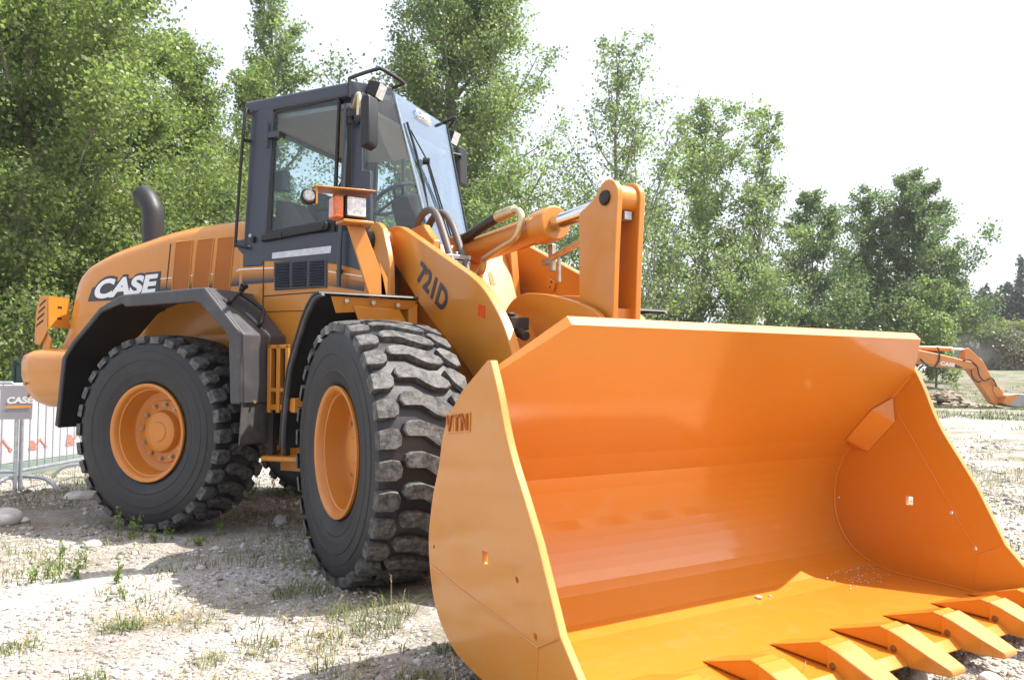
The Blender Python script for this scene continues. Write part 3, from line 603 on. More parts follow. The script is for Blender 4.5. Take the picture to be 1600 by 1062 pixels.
PLATE = [(1.838, 1.196), (1.815, 1.196), (1.623, 1.087)] + curve2([(1.504, .986), (1.455, .90), (1.42, .781), (1.375, .68), (1.350, .595), (1.332, .50), (1.338, .40), (1.365, .295), (1.405, .225), (1.472, .160), (1.58, .105), (1.74, .075)], 3) + [(2.10, .062), (2.46, .062), (2.50, .085)] + [(2.38, .235), (2.267, .358), (2.143, .610)] + curve2([(2.06, .745), (1.986, .862), (1.936, .965), (1.895, 1.075), (1.838, 1.196)], 3)[:-1]
PLATE = PLATE[:1] + PLATE[1:]
def plate(s):
    bm = bmesh.new(); holes = [(1.80, .50, .021, .026, 4), (2.016, .471, .010, .010, 8), (2.128, .318, .011, .011, 8), (1.381, .463, .008, .008, 8)]
    y0 = s * W; y1 = s * (W - .030)
    loops = [PLATE] + [[(cx + rx * math.cos(2 * math.pi * (k + .5) / n) * (1.3 if n == 4 else 1), cz + rz * math.sin(2 * math.pi * (k + .5) / n) * (1.2 if n == 4 else 1)) for k in range(n)] for cx, cz, rx, rz, n in holes]
    lay = []
    for y_ in (y0, y1):
        es = []; vv = []
        for lp in loops:
            vs = [bm.verts.new((x_, y_, z_)) for x_, z_ in lp]; vv.append(vs)
            es += [bm.edges.new((vs[i], vs[(i + 1) % len(vs)])) for i in range(len(vs))]
        bmesh.ops.triangle_fill(bm, edges=es, use_beauty=True, use_dissolve=False); lay.append(vv)
    for a_, b_ in zip(*lay):
        for i in range(len(a_)): j = (i + 1) % len(a_); bm.faces.new((a_[i], a_[j], b_[j], b_[i]))
    bmesh.ops.recalc_face_normals(bm, faces=bm.faces)
    bmesh.ops.dissolve_limit(bm, angle_limit=R(1), verts=bm.verts, edges=bm.edges)
    me = bpy.data.meshes.new('side_plate'); bm.to_mesh(me); bm.free(); return me
for s in (-1, 1):
    p = obj('side_plate', plate(s), M['bucket'], bucket, None, .004, 2, 50)
    y_ = s * (W + .001); yi = s * (W - .031)
    for nm, P, yy, r_ in (('weld_seam', [(1.40, .415), (1.511, .298 + .06), (1.80, .355), (2.150, .296), (2.267, .352)], y_, .0035),):
        P = [(1.362, .390), (1.60, .352), (2.146, .292), (2.262, .350)]
        obj(nm, MB().tube([(a_, yy, b_) for a_, b_ in P], .0035, 6).tube([(2.146, yy, .292), (2.125, yy, .075)], .002, 6), M['bucket'], p)
    obj('weld_seam', MB().tube([(a_, yi, b_) for a_, b_ in [(1.74, .963), (2.142, .292), (2.262, .360)]], .002, 6).tube([(2.142, yi, .292), (2.113, yi, .12)], .002, 6), M['bucket'], p)
    # corner gusset inside, a folded box along the shell
    g0 = [(1.735, 1.052), (1.530, .838)]
    d = Vector((-.692, 0, -.722)); n_ = Vector((.722, 0, -.692)); o_ = Vector((1.735, s * (W - .03), 1.045))
    pts = [(0, 0, 0), (.10, .0, .105), (.10, .105, .0), (.34, 0, .105), (.34, .105, 0), (.41, 0, 0)]
    P = [o_ + d * a_ + n_ * b_ + Vector((0, -s * c_, 0)) for a_, b_, c_ in pts]
    fl = [(0, 1, 2), (1, 3, 4, 2), (3, 5, 4), (0, 2, 4, 5), (0, 5, 3, 1)]
    obj('corner_gusset', MB().add(P, fl), M['bucket'], bucket, None, .012, 3)
# maker's plate on the near side
pl = obj('nameplate', MB().slab([(1.494, -W - .001, .918), (1.690, -W - .001, .936), (1.695, -W - .001, 1.008), (1.494, -W - .001, .998)], .003, (0, -1, 0)), M['bucket'], bucket, None, .002)
VB = mat('nameplate_letter', (.36, .085, .005), .5)
for i, ch in enumerate('VTN'):
    x0 = 1.506 + i * .062; zz = .928 + i * .0055
    obj('nameplate_letter', text_mb(ch, [(x0 - .003, -W - .0042, zz - .002), (x0 + .048, -W - .0042, zz + .002), (x0 + .049, -W - .0042, zz + .064), (x0 - .003, -W - .0042, zz + .062)], .006, .02), VB, pl)
for x0 in (1.5570, 1.6190): obj('nameplate_divider', MB().box((x0, -W - .006, .928), (x0 + .0025, -W - .003, .996)), M['bucket'], pl)
# teeth
def tooth_mb():
    m = MB(); hw = .058
    ad = [(2.118, .110), (2.352, .186), (2.400, .176), (2.420, .108)]
    m.prism(ad, -hw, hw)
    secs = [(2.385, .185, .068, .066), (2.44, .168, .062, .063), (2.54, .128, .064, .056), (2.615, .098, .070, .046), (2.622, .090, .072, .045)]
    m.loft([[(x_, -w_, zb), (x_, w_, zb), (x_, w_, zt), (x_, -w_, zt)] for x_, zt, zb, w_ in secs])
    m.cyl((2.412, -.071, .118), (2.412, .071, .118), .013, 14)
    return m
tm = tooth_mb().mesh('tooth'); tm.materials.append(M['bucket']); tm.materials.append(mat('tooth_pin', (.20, .08, .02), .5))
for p_ in tm.polygons[-16:]: p_.material_index = 1
for i in range(8):
    t = bpy.data.objects.new('tooth', tm); C.objects.link(t); t.parent = bucket; t.location = (0, -.197 + .354 * (i - 3) + .058 + (.012 if i == 0 else -.06 if i == 7 else 0), 0)
    b = t.modifiers.new('bevel', 'BEVEL'); b.width = .007; b.segments = 2; b.limit_method = 'ANGLE'; b.angle_limit = R(30)
# hinge lugs and link at the back
m = MB()
for y_ in (-.55, -.43, .37, .49): m.prism([(1.10, .36), (1.34, .32), (1.322, .46), (1.345, .60), (1.36, .66), (1.15, .55)], y_ + .01, y_ + .05)
for y_ in (-.10, .06): m.prism([(1.25, .75), (1.41, .73), (1.47, .80), (1.60, .935), (1.5, 1.0), (1.3, .98)], y_, y_ + .04)
obj('hinge_lugs', m, OR, bucket)
obj('tilt_link', MB().prism([(.92, .93), (1.40, .84), (1.42, .94), (.94, 1.06)], -.045, .045), OR, loader, None, .01)

# ---- hood and engine bay (rear frame)
def hood_ring(X_, zt, k):
    w = .69; r = .13; rk = k
    if X_ < -2.9: w = .69 - .10 * ((-2.9 - X_) / .26) ** 2
    pts = []
    def P(y_, z_): pts.append((X_ - rk * max(0, zt - z_), y_, z_))
    half = [(.50, 1.16), (.56, 1.18), (.64, 1.42), (w - .005, 1.56), (w, 1.75), (w, 1.95 if zt > 2.15 else (zt - .12 + 1.75) / 2), (w, zt - r)]
    half = [(y_, min(z_, zt - r) if z_ > 1.75 else z_) for y_, z_ in half]
    for a in (22, 45, 68): half.append((w - r + r * math.cos(R(a)), zt - r + r * math.sin(R(a))))
    half += [(w - r, zt), (w * .5, zt + .02), (0, zt + .028)]
    for y_, z_ in half: P(-y_, z_)
    for y_, z_ in half[-2::-1]: P(y_, z_)
    return pts
HT = [(-1.16, 2.395), (-1.327, 2.401), (-1.50, 2.40), (-1.66, 2.394), (-1.84, 2.382), (-2.013, 2.362), (-2.18, 2.335), (-2.34, 2.302), (-2.48, 2.278), (-2.625, 2.246), (-2.75, 2.212), (-2.855, 2.175), (-2.96, 2.135), (-3.03, 2.098), (-3.075, 2.07), (-3.105, 2.045), (-3.125, 2.02), (-3.135, 1.99)]
hood = obj('hood', MB().loft([hood_ring(X_, z_ + .01, .03 * max(0, (-1.9 - X_)) + (.235 * max(0, (-2.3 - X_) / .835) ** 1.5 if X_ < -2.3 else 0)) for X_, z_ in HT]), OR, loader, 'rear', angle=40)
HY = -.690
obj('panel_gap', MB().slab([(-1.976, HY - .001, 2.25), (-1.966, HY - .001, 2.25), (-2.024, HY - .001, 1.68), (-2.034, HY - .001, 1.68)], .002, (0, -1, 0)), M['dark'], hood)
for P in ([(-1.911, 2.273), (-1.73, 2.271), (-1.769, 1.80), (-1.95, 1.80)], [(-1.675, 2.283), (-1.506, 2.287), (-1.558, 1.80), (-1.728, 1.80)], [(-1.459, 2.284), (-1.295, 2.298), (-1.339, 1.80), (-1.511, 1.80)]):
    P = [(a_, min(b_, 2.262)) for a_, b_ in P]
    g = obj('side_grille', MB().slab([(a_, HY - .0005, b_) for a_, b_ in P], .004, (0, -1, 0)), mat('grille_orange', (.46, .135, .012), .6, bump=.9, bscale=190), hood)
    o_ = [Vector((a_, HY - .003, b_)) for a_, b_ in P]
    obj('grille_frame', MB().tube(o_ + [o_[0]], .0065, 6), OR, g)
# emblem: dark parallelogram, white letters
def hq(a_, b_, off=.003): return (a_, HY - off, b_)
em = obj('emblem', MB().slab([hq(-2.923, 1.803, .001), hq(-2.08, 1.80, .001), hq(-2.075, 2.027, .001), hq(-2.87, 1.925, .001)], .002, (0, -1, 0)), M['decal'], hood)
obj('emblem_outline', text_mb('CASE', [hq(-2.905, 1.80, .0035), hq(-2.10, 1.83, .0035), hq(-2.07, 2.028, .0035), hq(-2.795, 2.015, .0035)], .001, .09), M['decal'], em)
obj('emblem_letters', text_mb('CASE', [hq(-2.873, 1.818, .005), hq(-2.135, 1.843, .005), hq(-2.095, 2.008, .005), hq(-2.785, 1.99, .005)], .001, .045), M['white'], em)
def band_material():
    m = bpy.data.materials.new('fading_stripe_decal'); m.use_nodes = True; nt = m.node_tree; b = nt.nodes['Principled BSDF']; L = nt.links
    tc = nt.nodes.new('ShaderNodeTexCoord'); sp = nt.nodes.new('ShaderNodeSeparateXYZ'); L.new(tc.outputs['Generated'], sp.inputs[0])
    r = nt.nodes.new('ShaderNodeValToRGB'); e = r.color_ramp.elements; e[0].position = .15; e[0].color = (.035, .037, .05, 1); e[1].position = .95; e[1].color = (*ORANGE, 1)
    L.new(sp.outputs['Z'], r.inputs[0]); L.new(r.outputs[0], b.inputs['Base Color']); b.inputs['Roughness'].default_value = .4; return m
M['band'] = band_material()
obj('stripe_band', MB().slab([hq(-2.075, 1.855, .001), hq(-1.955, 1.86, .001), hq(-1.945, 1.945, .001), hq(-2.07, 1.935, .001)], .0015, (0, -1, 0)), M['band'], hood)
obj('stripe_line', MB().slab([hq(-2.085, 1.957, .001), hq(-1.947, 1.961, .001), hq(-1.946, 1.969, .001), hq(-2.083, 1.965, .001)], .0015, (0, -1, 0)).slab([hq(-1.27, 1.985, .001), hq(-1.16, 1.985, .001), hq(-1.16, 1.993, .001), hq(-1.27, 1.993, .001)], .0015, (0, -1, 0)), M['white'], hood)
for x0, x1 in ((-1.742, -1.735), (-1.529, -1.524)):
    pass
for x0, x1 in ((-1.755, -1.722), (-1.547, -1.506)):
    obj('stripe_band', MB().slab([hq(x0 + .0, 1.86, .002), hq(x1 - .01, 1.86, .002), hq(x1, 1.945, .002), hq(x0 + .01, 1.945, .002)], .0015, (0, -1, 0)), M['band'], hood)
    obj('stripe_line', MB().slab([hq(x0 + .01, 1.968, .002), hq(x1, 1.97, .002), hq(x1, 1.978, .002), hq(x0 + .01, 1.976, .002)], .0015, (0, -1, 0)), M['white'], hood)
obj('stripe_band', MB().slab([hq(-1.32, 1.865, .002), hq(-1.16, 1.865, .002), hq(-1.16, 1.97, .002), hq(-1.30, 1.965, .002)], .0015, (0, -1, 0)), M['band'], hood)
# exhaust
EX = [(-2.646, 2.25), (-2.647, 2.45), (-2.655, 2.63), (-2.675, 2.70), (-2.725, 2.78), (-2.80, 2.845)]
obj('exhaust_pipe', MB().tube([(a_, -.25, b_) for a_, b_ in EX], .094, 28, smooth=5), M['black'], loader, 'rear', angle=50)
for o in bpy.data.objects:
    if o.name.startswith('exhaust_pipe'): o.data.materials[0] = mat('exhaust_paint', (.014, .014, .017), .5, vary=.1, scale=8)
# counterweight and rear light bracket
cwm = MB()
rings = []
for z_, f, xr in ((.88, .80, -3.38), (.93, .86, -3.46), (1.02, .90, -3.53), (1.15, .92, -3.57), (1.27, .92, -3.575), (1.33, .91, -3.56), (1.375, .86, -3.50), (1.39, .80, -3.44)):
    rings.append([(-2.7, -f, z_), (xr + .24, -f, z_), (xr + .10, -f + .03, z_), (xr + .03, -f + .12, z_), (xr, -f + .30, z_), (xr, f - .30, z_), (xr + .03, f - .12, z_), (xr + .10, f - .03, z_), (xr + .24, f, z_), (-2.7, f, z_)])
cw = obj('counterweight', cwm.loft(rings), OR, loader, 'rear', .01, 2, 50)
obj('counterweight_rib', MB().tube([(-3.50, -.80, .96), (-3.545, -.74, 1.10), (-3.55, -.74, 1.26)], .012, 8).tube([(-3.40, -.91, 1.08), (-3.50, -.84, 1.08), (-3.56, -.70, 1.08)], .012, 8), OR, cw)
for s in (-1, 1):
    y0 = s * .78; yi = s * .57; bm_ = MB()
    bm_.slab([(-3.47, y0, 1.44), (-3.40, y0, 1.42), (-3.30, y0, 1.56), (-3.30, y0, 1.86), (-3.42, y0, 1.845), (-3.46, y0, 1.72)], .014, (0, -s, 0))
    bm_.slab([(-3.30, y0, 1.58), (-3.30, yi, 1.58), (-3.30, yi, 1.86), (-3.30, y0, 1.86)], .014, (-1, 0, 0))
    bm_.slab([(-3.42, yi, 1.86), (-3.30, yi, 1.86), (-3.30, y0, 1.86), (-3.42, y0, 1.86)], .012, (0, 0, -1))
    lb = obj('rear_light_bracket', bm_, OR, loader, 'rear', .004)
    obj('bracket_stay', MB().slab([(-3.40, s * .74, 1.36), (-3.30, s * .74, 1.36), (-3.29, s * .74, 1.47), (-3.34, s * .74, 1.53), (-3.44, s * .74, 1.55), (-3.46, s * .74, 1.46), (-3.38, s * .74, 1.46)], .02, (0, s, 0)), OR, lb, None, .005)
    for z_ in (1.665, 1.765):
        obj('bracket_slot', MB().box((-3.302, s * .67 - .022, z_ - .010), (-3.2985, s * .67 + .022, z_ + .010)), M['dark'], lb)
    for k in range(4):
        z_ = 1.585 + k * .06
        obj('bracket_slot', MB().slab([(-3.45 + .012 * k, y0, z_), (-3.36 + .008 * k, y0, z_ + .05), (-3.36 + .008 * k, y0, z_ + .070), (-3.45 + .012 * k, y0, z_ + .020)], .001, (0, s, 0)), M['dark'], lb)
# ---- rear fenders
FO = [(-2.565, .751), (-2.506, 1.291), (-2.40, 1.416), (-2.102, 1.677), (-1.96, 1.735), (-1.852, 1.766), (-1.055, 1.789), (-.715, 1.443), (-.706, .949)]
FI = [(-.803, .949), (-.828, 1.415), (-.86, 1.46), (-1.10, 1.672), (-1.16, 1.684), (-1.83, 1.672), (-1.87, 1.70), (-2.085, 1.640), (-2.372, 1.395), (-2.472, 1.28), (-2.530, .751)]
PL = M['plastic']
for s in (-1, 1):
    y0, y1 = sorted((s * 1.22, s * 1.252))
    f = obj('rear_fender', MB().prism(FO + FI, y0, y1), PL, loader, 'rear', .014, 3, 20)
    inner = [(x_ + (.012 if x_ < -1.9 else 0), z_ - (.02 if x_ > -2.45 else 0)) for x_, z_ in FO[:7]][::-1]
    y0, y1 = sorted((s * .70, s * 1.225))
    obj('fender_top', MB().prism(FO[4:7] + [(x_, z_ - .025) for x_, z_ in FO[4:7]][::-1], y0, y1), PL, f, None, .008)
    obj('fender_liner', MB().prism(FO[:5] + [(x_ + .012, z_ - .012) for x_, z_ in FO[:5]][::-1], y0, y1), BK, f)
    # boxed front part with a sloping face
    yb0, yb1 = sorted((s * .765, s * 1.222))
    fb = MB().prism([(-1.055, 1.789), (-.715, 1.443), (-.706, .949), (-.735, .949), (-.745, 1.435), (-1.065, 1.762)], yb0, yb1)
    obj('fender_front', fb, PL, f, None, .012, 3, 20)
    obj('fender_cheek', MB().prism([(-1.05, 1.782), (-.722, 1.445), (-.713, .955), (-.86, .955), (-.9, 1.5), (-1.12, 1.7)], *sorted((s * .765, s * .785))), PL, f)
    if s < 0:
        nrm = Vector((.713, 0, .701)); c0 = Vector((-1.055, 0, 1.789))
        hp = [(-.942, -1.130, 1.672), (-1.000, -.985, 1.732), (-.880, -.860, 1.612), (-.782, -.995, 1.512)]
        H4 = [Vector(p) for p in hp]
        rec = obj('step_recess', MB().slab([p + nrm * .001 for p in H4], .003, nrm), M['decal'], f)
        for p_ in (): pass
        h = [H4[0], H4[0] + nrm * .045, H4[0].lerp(H4[1], .85) + nrm * .05, H4[1].lerp(H4[2], .15) + nrm * .05, H4[1].lerp(H4[2], .88) + nrm * .05, H4[2].lerp(H4[3], .2) + nrm * .048, H4[3] + nrm * .045, H4[3]]
        obj('grab_handle', MB().tube(h, .015, 12, smooth=4), BK, f)
        obj('latch', MB().cyl((-1.065, -.86, 1.795), (-1.05, -.86, 1.835), .022, 12).cyl((-1.05, -.86, 1.83), (-1.04, -.84, 1.85), .03, 12), BK, f, bevel=.004)
    y0, y1 = sorted((s * .80, s * 1.21))
    fl_ = obj('mud_flap', MB().prism([(-.722, .965), (-.735, .965), (-.757, .66), (-.744, .66)], y0, y1), M['flap'], f)
    obj('fender_bolt', MB().cyl((-.70, s * 1.12, .962), (-.69, s * 1.12, .962), .012, 8), M['zinc'], f)

# ---- cab
CY = .75
cab = bpy.data.objects.new('cab', None); C.objects.link(cab); cab.parent = loader; cab.location = (XJ, 0, 0); cab.rotation_euler = (0, 0, TH)
obj('roof', MB().loft([[(-1.165, -.75, z_), (-.174, -.75, z_ + dz), (.006, -.455, z_ + dz + .012), (.006, .455, z_ + dz + .012), (-.174, .75, z_ + dz), (-1.165, .75, z_)] for z_, dz in ((3.214, .022), (3.325, .022))]), GY, cab, None, .022, 3, 30)
obj('headliner', MB().box((-1.12, -.69, 3.17), (-.12, .69, 3.205)), M['liner'], cab)
for s in (-1, 1):
    y0, y1 = sorted((s * .75, s * .67))
    obj('rear_pillar', MB().prism([(-1.16, 2.0), (-1.098, 3.215), (-.895, 3.262), (-.876, 3.2), (-.935, 2.17), (-.958, 2.0)], y0, y1), GY, cab, None, .012)
    obj('front_pillar', MB().prism([(-.162, 3.245), (-.058, 3.25), (-.055, 2.662), (.015, 2.652), (.024, 1.95), (-.142, 1.95)], *sorted((s * .747, s * .705))), GY, cab, None, .006)
    obj('gap_shade_post', MB().prism([(-.27, 3.23), (-.17, 3.24), (-.16, 2.1), (-.26, 2.1)], *sorted((s * .68, s * .64))), M['gap_shade'], cab)  # dark colour imitates the shaded gap between door and front pillar
# lower body of the cab, orange with grey upper zone
lowb = MB().loft([[(-1.20, -.745, 1.30), (-.04, -.745, 1.30), (.01, -.70, 1.30), (.01, .70, 1.30), (-.04, .745, 1.30), (-1.20, .745, 1.30)], [(-1.20, -.745, 2.18), (-.02, -.745, 2.18), (.05, -.70, 2.0), (.05, .70, 2.0), (-.02, .745, 2.18), (-1.20, .745, 2.18)]])
lb = obj('lower_body', lowb, OR, cab, None, .02, 3, 30)
for s in (-1, 1):
    yy = s * .7455
    gz = curve2([(-1.225, 2.175), (-1.17, 2.12), (-1.09, 2.074), (-1.02, 2.052), (-.955, 2.042), (-.65, 2.02), (-.353, 1.990), (-.18, 1.955), (-.015, 1.905)], 4) + [(-.01, 2.22), (-1.225, 2.22)]
    obj('grey_paint_panel', MB().slab([(a_, yy, b_) for a_, b_ in gz], .004, (0, s, 0)), GY, lb)
yy = -.7455
obj('stripe_band', MB().slab([(-1.16, yy, 1.866), (-.852, yy, 1.868), (-.852, yy, 1.965), (-1.16, yy, 1.97)], .002, (0, -1, 0)), M['band'], lb)
obj('stripe_band', MB().slab([(-.345, yy, 1.82), (-.03, yy, 1.765), (-.03, yy, 1.835), (-.345, yy, 1.905)], .002, (0, -1, 0)), M['band'], lb)
obj('stripe_line', MB().slab([(-1.20, yy, 1.982), (-.85, yy, 1.977), (-.85, yy, 1.986), (-1.20, yy, 1.991)], .002, (0, -1, 0)), M['white'], lb)
obj('stripe_line', MB().slab([(-.345, yy, 1.922), (-.03, yy, 1.868), (-.03, yy, 1.877), (-.345, yy, 1.931)], .002, (0, -1, 0)), M['white'], lb)
obj('panel_gap', MB().box((-.956, -.748, 1.66), (-.946, -.7445, 2.06)).slab([(-.945, yy, 1.762), (-.44, yy, 1.772), (-.44, yy, 1.780), (-.945, yy, 1.770)], .002, (0, -1, 0)).slab([(-.945, yy, 1.642), (-.2, yy, 1.632), (-.2, yy, 1.638), (-.945, yy, 1.648)], .002, (0, -1, 0)), M['dark'], lb)
gm_ = MB().slab([(-.838, -.749, 1.806), (-.352, -.749, 1.806), (-.356, -.749, 2.016), (-.846, -.749, 2.026)], .006, (0, -1, 0))
gr = obj('air_grille', gm_, M['decal'], lb, None, .003)
sl_ = MB()
for c_ in range(3):
    x0 = -.825 + c_ * .160; 
    for k in range(9):
        z_ = 1.824 + k * .0215; sl_.add([(x0, -.755, z_), (x0 + .125, -.755, z_), (x0 + .125, -.768, z_ + .009), (x0, -.768, z_ + .009), (x0, -.755, z_ + .018), (x0 + .125, -.755, z_ + .018)], [(0, 1, 2, 3), (3, 2, 5, 4), (0, 3, 4), (1, 5, 2)])
obj('grille_slats', sl_, GY, gr)
st = obj('warning_sticker', MB().slab([(-.868, -.7500, 2.052), (-.325, -.7500, 2.064), (-.318, -.7500, 2.118), (-.864, -.7500, 2.098)], .0015, (0, -1, 0)), M['sticker'], lb)
obj('latch', MB().cyl((-.235, -.745, 1.918), (-.235, -.775, 1.918), .022, 14), BK, lb)
# door
door = obj('door', MB().prism([(-.876, 3.205), (-.30, 3.236), (-.268, 3.21), (-.302, 2.19), (-.33, 2.165), (-.935, 2.165)], -.742, -.715), BK, cab, None, .01)
me_ = door.data
def ring_prism(outer, inner, y0, y1):
    m = MB(); n = len(outer)
    vs = [(x_, y_, z_) for y_ in (y0, y1) for lp in (outer, inner) for x_, z_ in lp]; fs = []
    for i in range(n):
        j = (i + 1) % n
        fs += [(i, j, n + j, n + i), (2 * n + i, 3 * n + i, 3 * n + j, 2 * n + j), (i, 2 * n + i, 2 * n + j, j), (n + i, n + j, 3 * n + j, 3 * n + i)]
    return m.add(vs, fs)
DO = [(-.878, 3.20), (-.862, 3.222), (-.30, 3.25), (-.268, 3.225), (-.303, 2.20), (-.325, 2.168), (-.915, 2.150), (-.936, 2.172)]
DI = [(-.858, 3.185), (-.850, 3.198), (-.305, 3.228), (-.288, 3.212), (-.322, 2.34), (-.335, 2.325), (-.885, 2.275), (-.893, 2.290)]
for s in (-1, 1):
    if s < 0:
        old = door.data; door.data = ring_prism(DO, DI, -.742, -.712).mesh('door'); door.data.materials.append(BK); d_ = door
        obj('door_glass', MB().prism(DI, -.733, -.728), M['glass'], d_)
        obj('door_rail', MB().prism([(-.955, 2.185), (-.345, 2.235), (-.34, 2.29), (-.36, 2.305), (-.955, 2.24)], -.785, -.745), BK, d_, None, .012, 3)
        obj('door_lock', MB().cyl((-.385, -.785, 2.265), (-.385, -.80, 2.265), .024, 14), M['dark'], d_)
        obj('door_latch', MB().box((-.79, -.79, 2.205), (-.75, -.784, 2.245)), M['dark'], d_)
        obj('door_hinge', MB().box((-.93, -.775, 2.995), (-.80, -.742, 3.045)).cyl((-.915, -.772, 2.92), (-.915, -.772, 3.12), .012, 10), GY, d_, None, .006)
    else:
        d_ = obj('door', ring_prism(DO, DI, .742, .712), BK, cab)
        obj('door_glass', MB().prism(DI, .733, .728), M['glass'], d_)
    obj('door_gap', MB().prism([(-.88, 3.235), (-.20, 3.262), (-.20, 3.24), (-.88, 3.21)], *sorted((s * .70, s * .66))), M['dark'], cab)
# glazing round the front
TL, TRt, BL, BR = Vector((.023, -.449, 3.345)), Vector((.023, .449, 3.345)), Vector((.385, -.39, 1.97)), Vector((.345, .375, 1.97))
obj('windshield', MB().slab([TL, BL, BR, TRt], .008, (-1, 0, -.27)), M['windshield'], cab)
for s in (-1, 1):
    a0 = Vector((-.057, s * .735, 3.24)); a1 = Vector((-.01, s * .735, 1.96)); t0 = TL if s < 0 else TRt; b0 = BL if s < 0 else BR
    obj('corner_glass', MB().slab([a0, a1, b0, t0], .006, (-1, -s * .3, 0)), M['glass'], cab)
    obj('glass_seal', MB().tube([t0 + Vector((.004, 0, 0)), b0 + Vector((.004, 0, 0))], .007, 6), M['decal'] if s > 0 else M['galv'], cab)
obj('cowl', MB().loft([[(-.05, -.72, 1.97), (.36, -.41, 1.98), (.33, .40, 1.98), (-.05, .72, 1.97)], [(-.05, -.72, 1.55), (.20, -.41, 1.55), (.20, .40, 1.55), (-.05, .72, 1.55)]]), GY, cab)
obj('visor', MB().slab([(-.176, -.752, 3.352), (.018, -.456, 3.372), (.018, -.456, 3.262), (-.10, -.64, 3.250), (-.176, -.752, 3.23)], .012), GY, cab, None, .004)
obj('rear_window', MB().box((-1.10, -.62, 2.45), (-1.092, .62, 3.15)), M['glass'], cab)
obj('rear_wall', MB().box((-1.13, -.68, 2.0), (-1.08, .68, 2.45)).box((-1.13, -.68, 3.15), (-1.08, .68, 3.22)).box((-1.13, -.68, 2.45), (-1.08, -.62, 3.15)).box((-1.13, .62, 2.45), (-1.08, .68, 3.15)), M['interior'], cab)
obj('cab_floor', MB().box((-1.1, -.68, 1.92), (.1, .68, 1.99)), M['interior'], cab)
m = MB().box((-.86, -.25, 1.99), (-.40, .25, 2.22)); m.box((-.88, -.27, 2.22), (-.36, .27, 2.36)); m.prism([(-.92, 2.34), (-.78, 2.34), (-.88, 2.72), (-.98, 2.72)], -.24, .24)
seat = obj('seat', m, M['seat'], cab, None, .05, 3)
obj('armrest', MB().box((-.80, -.36, 2.50), (-.42, -.28, 2.57)), M['seat'], seat, None, .02, 3)
obj('side_console', MB().prism([(-.95, 2.0), (-.50, 2.0), (-.72, 2.42), (-.80, 2.52), (-.95, 2.55)], -.62, -.42), M['brown'], cab, None, .01)
obj('console_box', MB().box((-.93, -.68, 2.60), (-.82, -.60, 2.76)), M['grey'], cab, None, .01)
m = MB(); cen = Vector((-.22, 0, 2.62)); nx_ = Vector((-.5, 0, .86)).normalized(); u_ = Vector((0, 1, 0)); w_ = nx_.cross(u_)
m.tube([cen + (u_ * math.cos(a * math.pi / 16) + w_ * math.sin(a * math.pi / 16)) * .21 for a in range(33)], .016, 8, cap=False)
for a in (90, 210, 330): m.tube([cen, cen + (u_ * math.cos(R(a)) + w_ * math.sin(R(a))) * .21], .012, 6)
sw = obj('steering_wheel', m, M['seat'], cab)
obj('steering_column', MB().tube([(-.2, 0, 2.6), (.02, 0, 2.0)], [.06, .10], 12).box((-.16, -.13, 2.42), (.06, .13, 2.62)), M['seat'], cab, None, .03, 3)
obj('rear_strut', MB().tube([(-1.05, -.60, 2.4), (-.86, -.2, 2.4), (-.9, .3, 3.0)], .014, 8), M['dark'], cab)
obj('far_frame_post', MB().box((-.58, .69, 2.2), (-.545, .71, 3.2)), GY, cab)
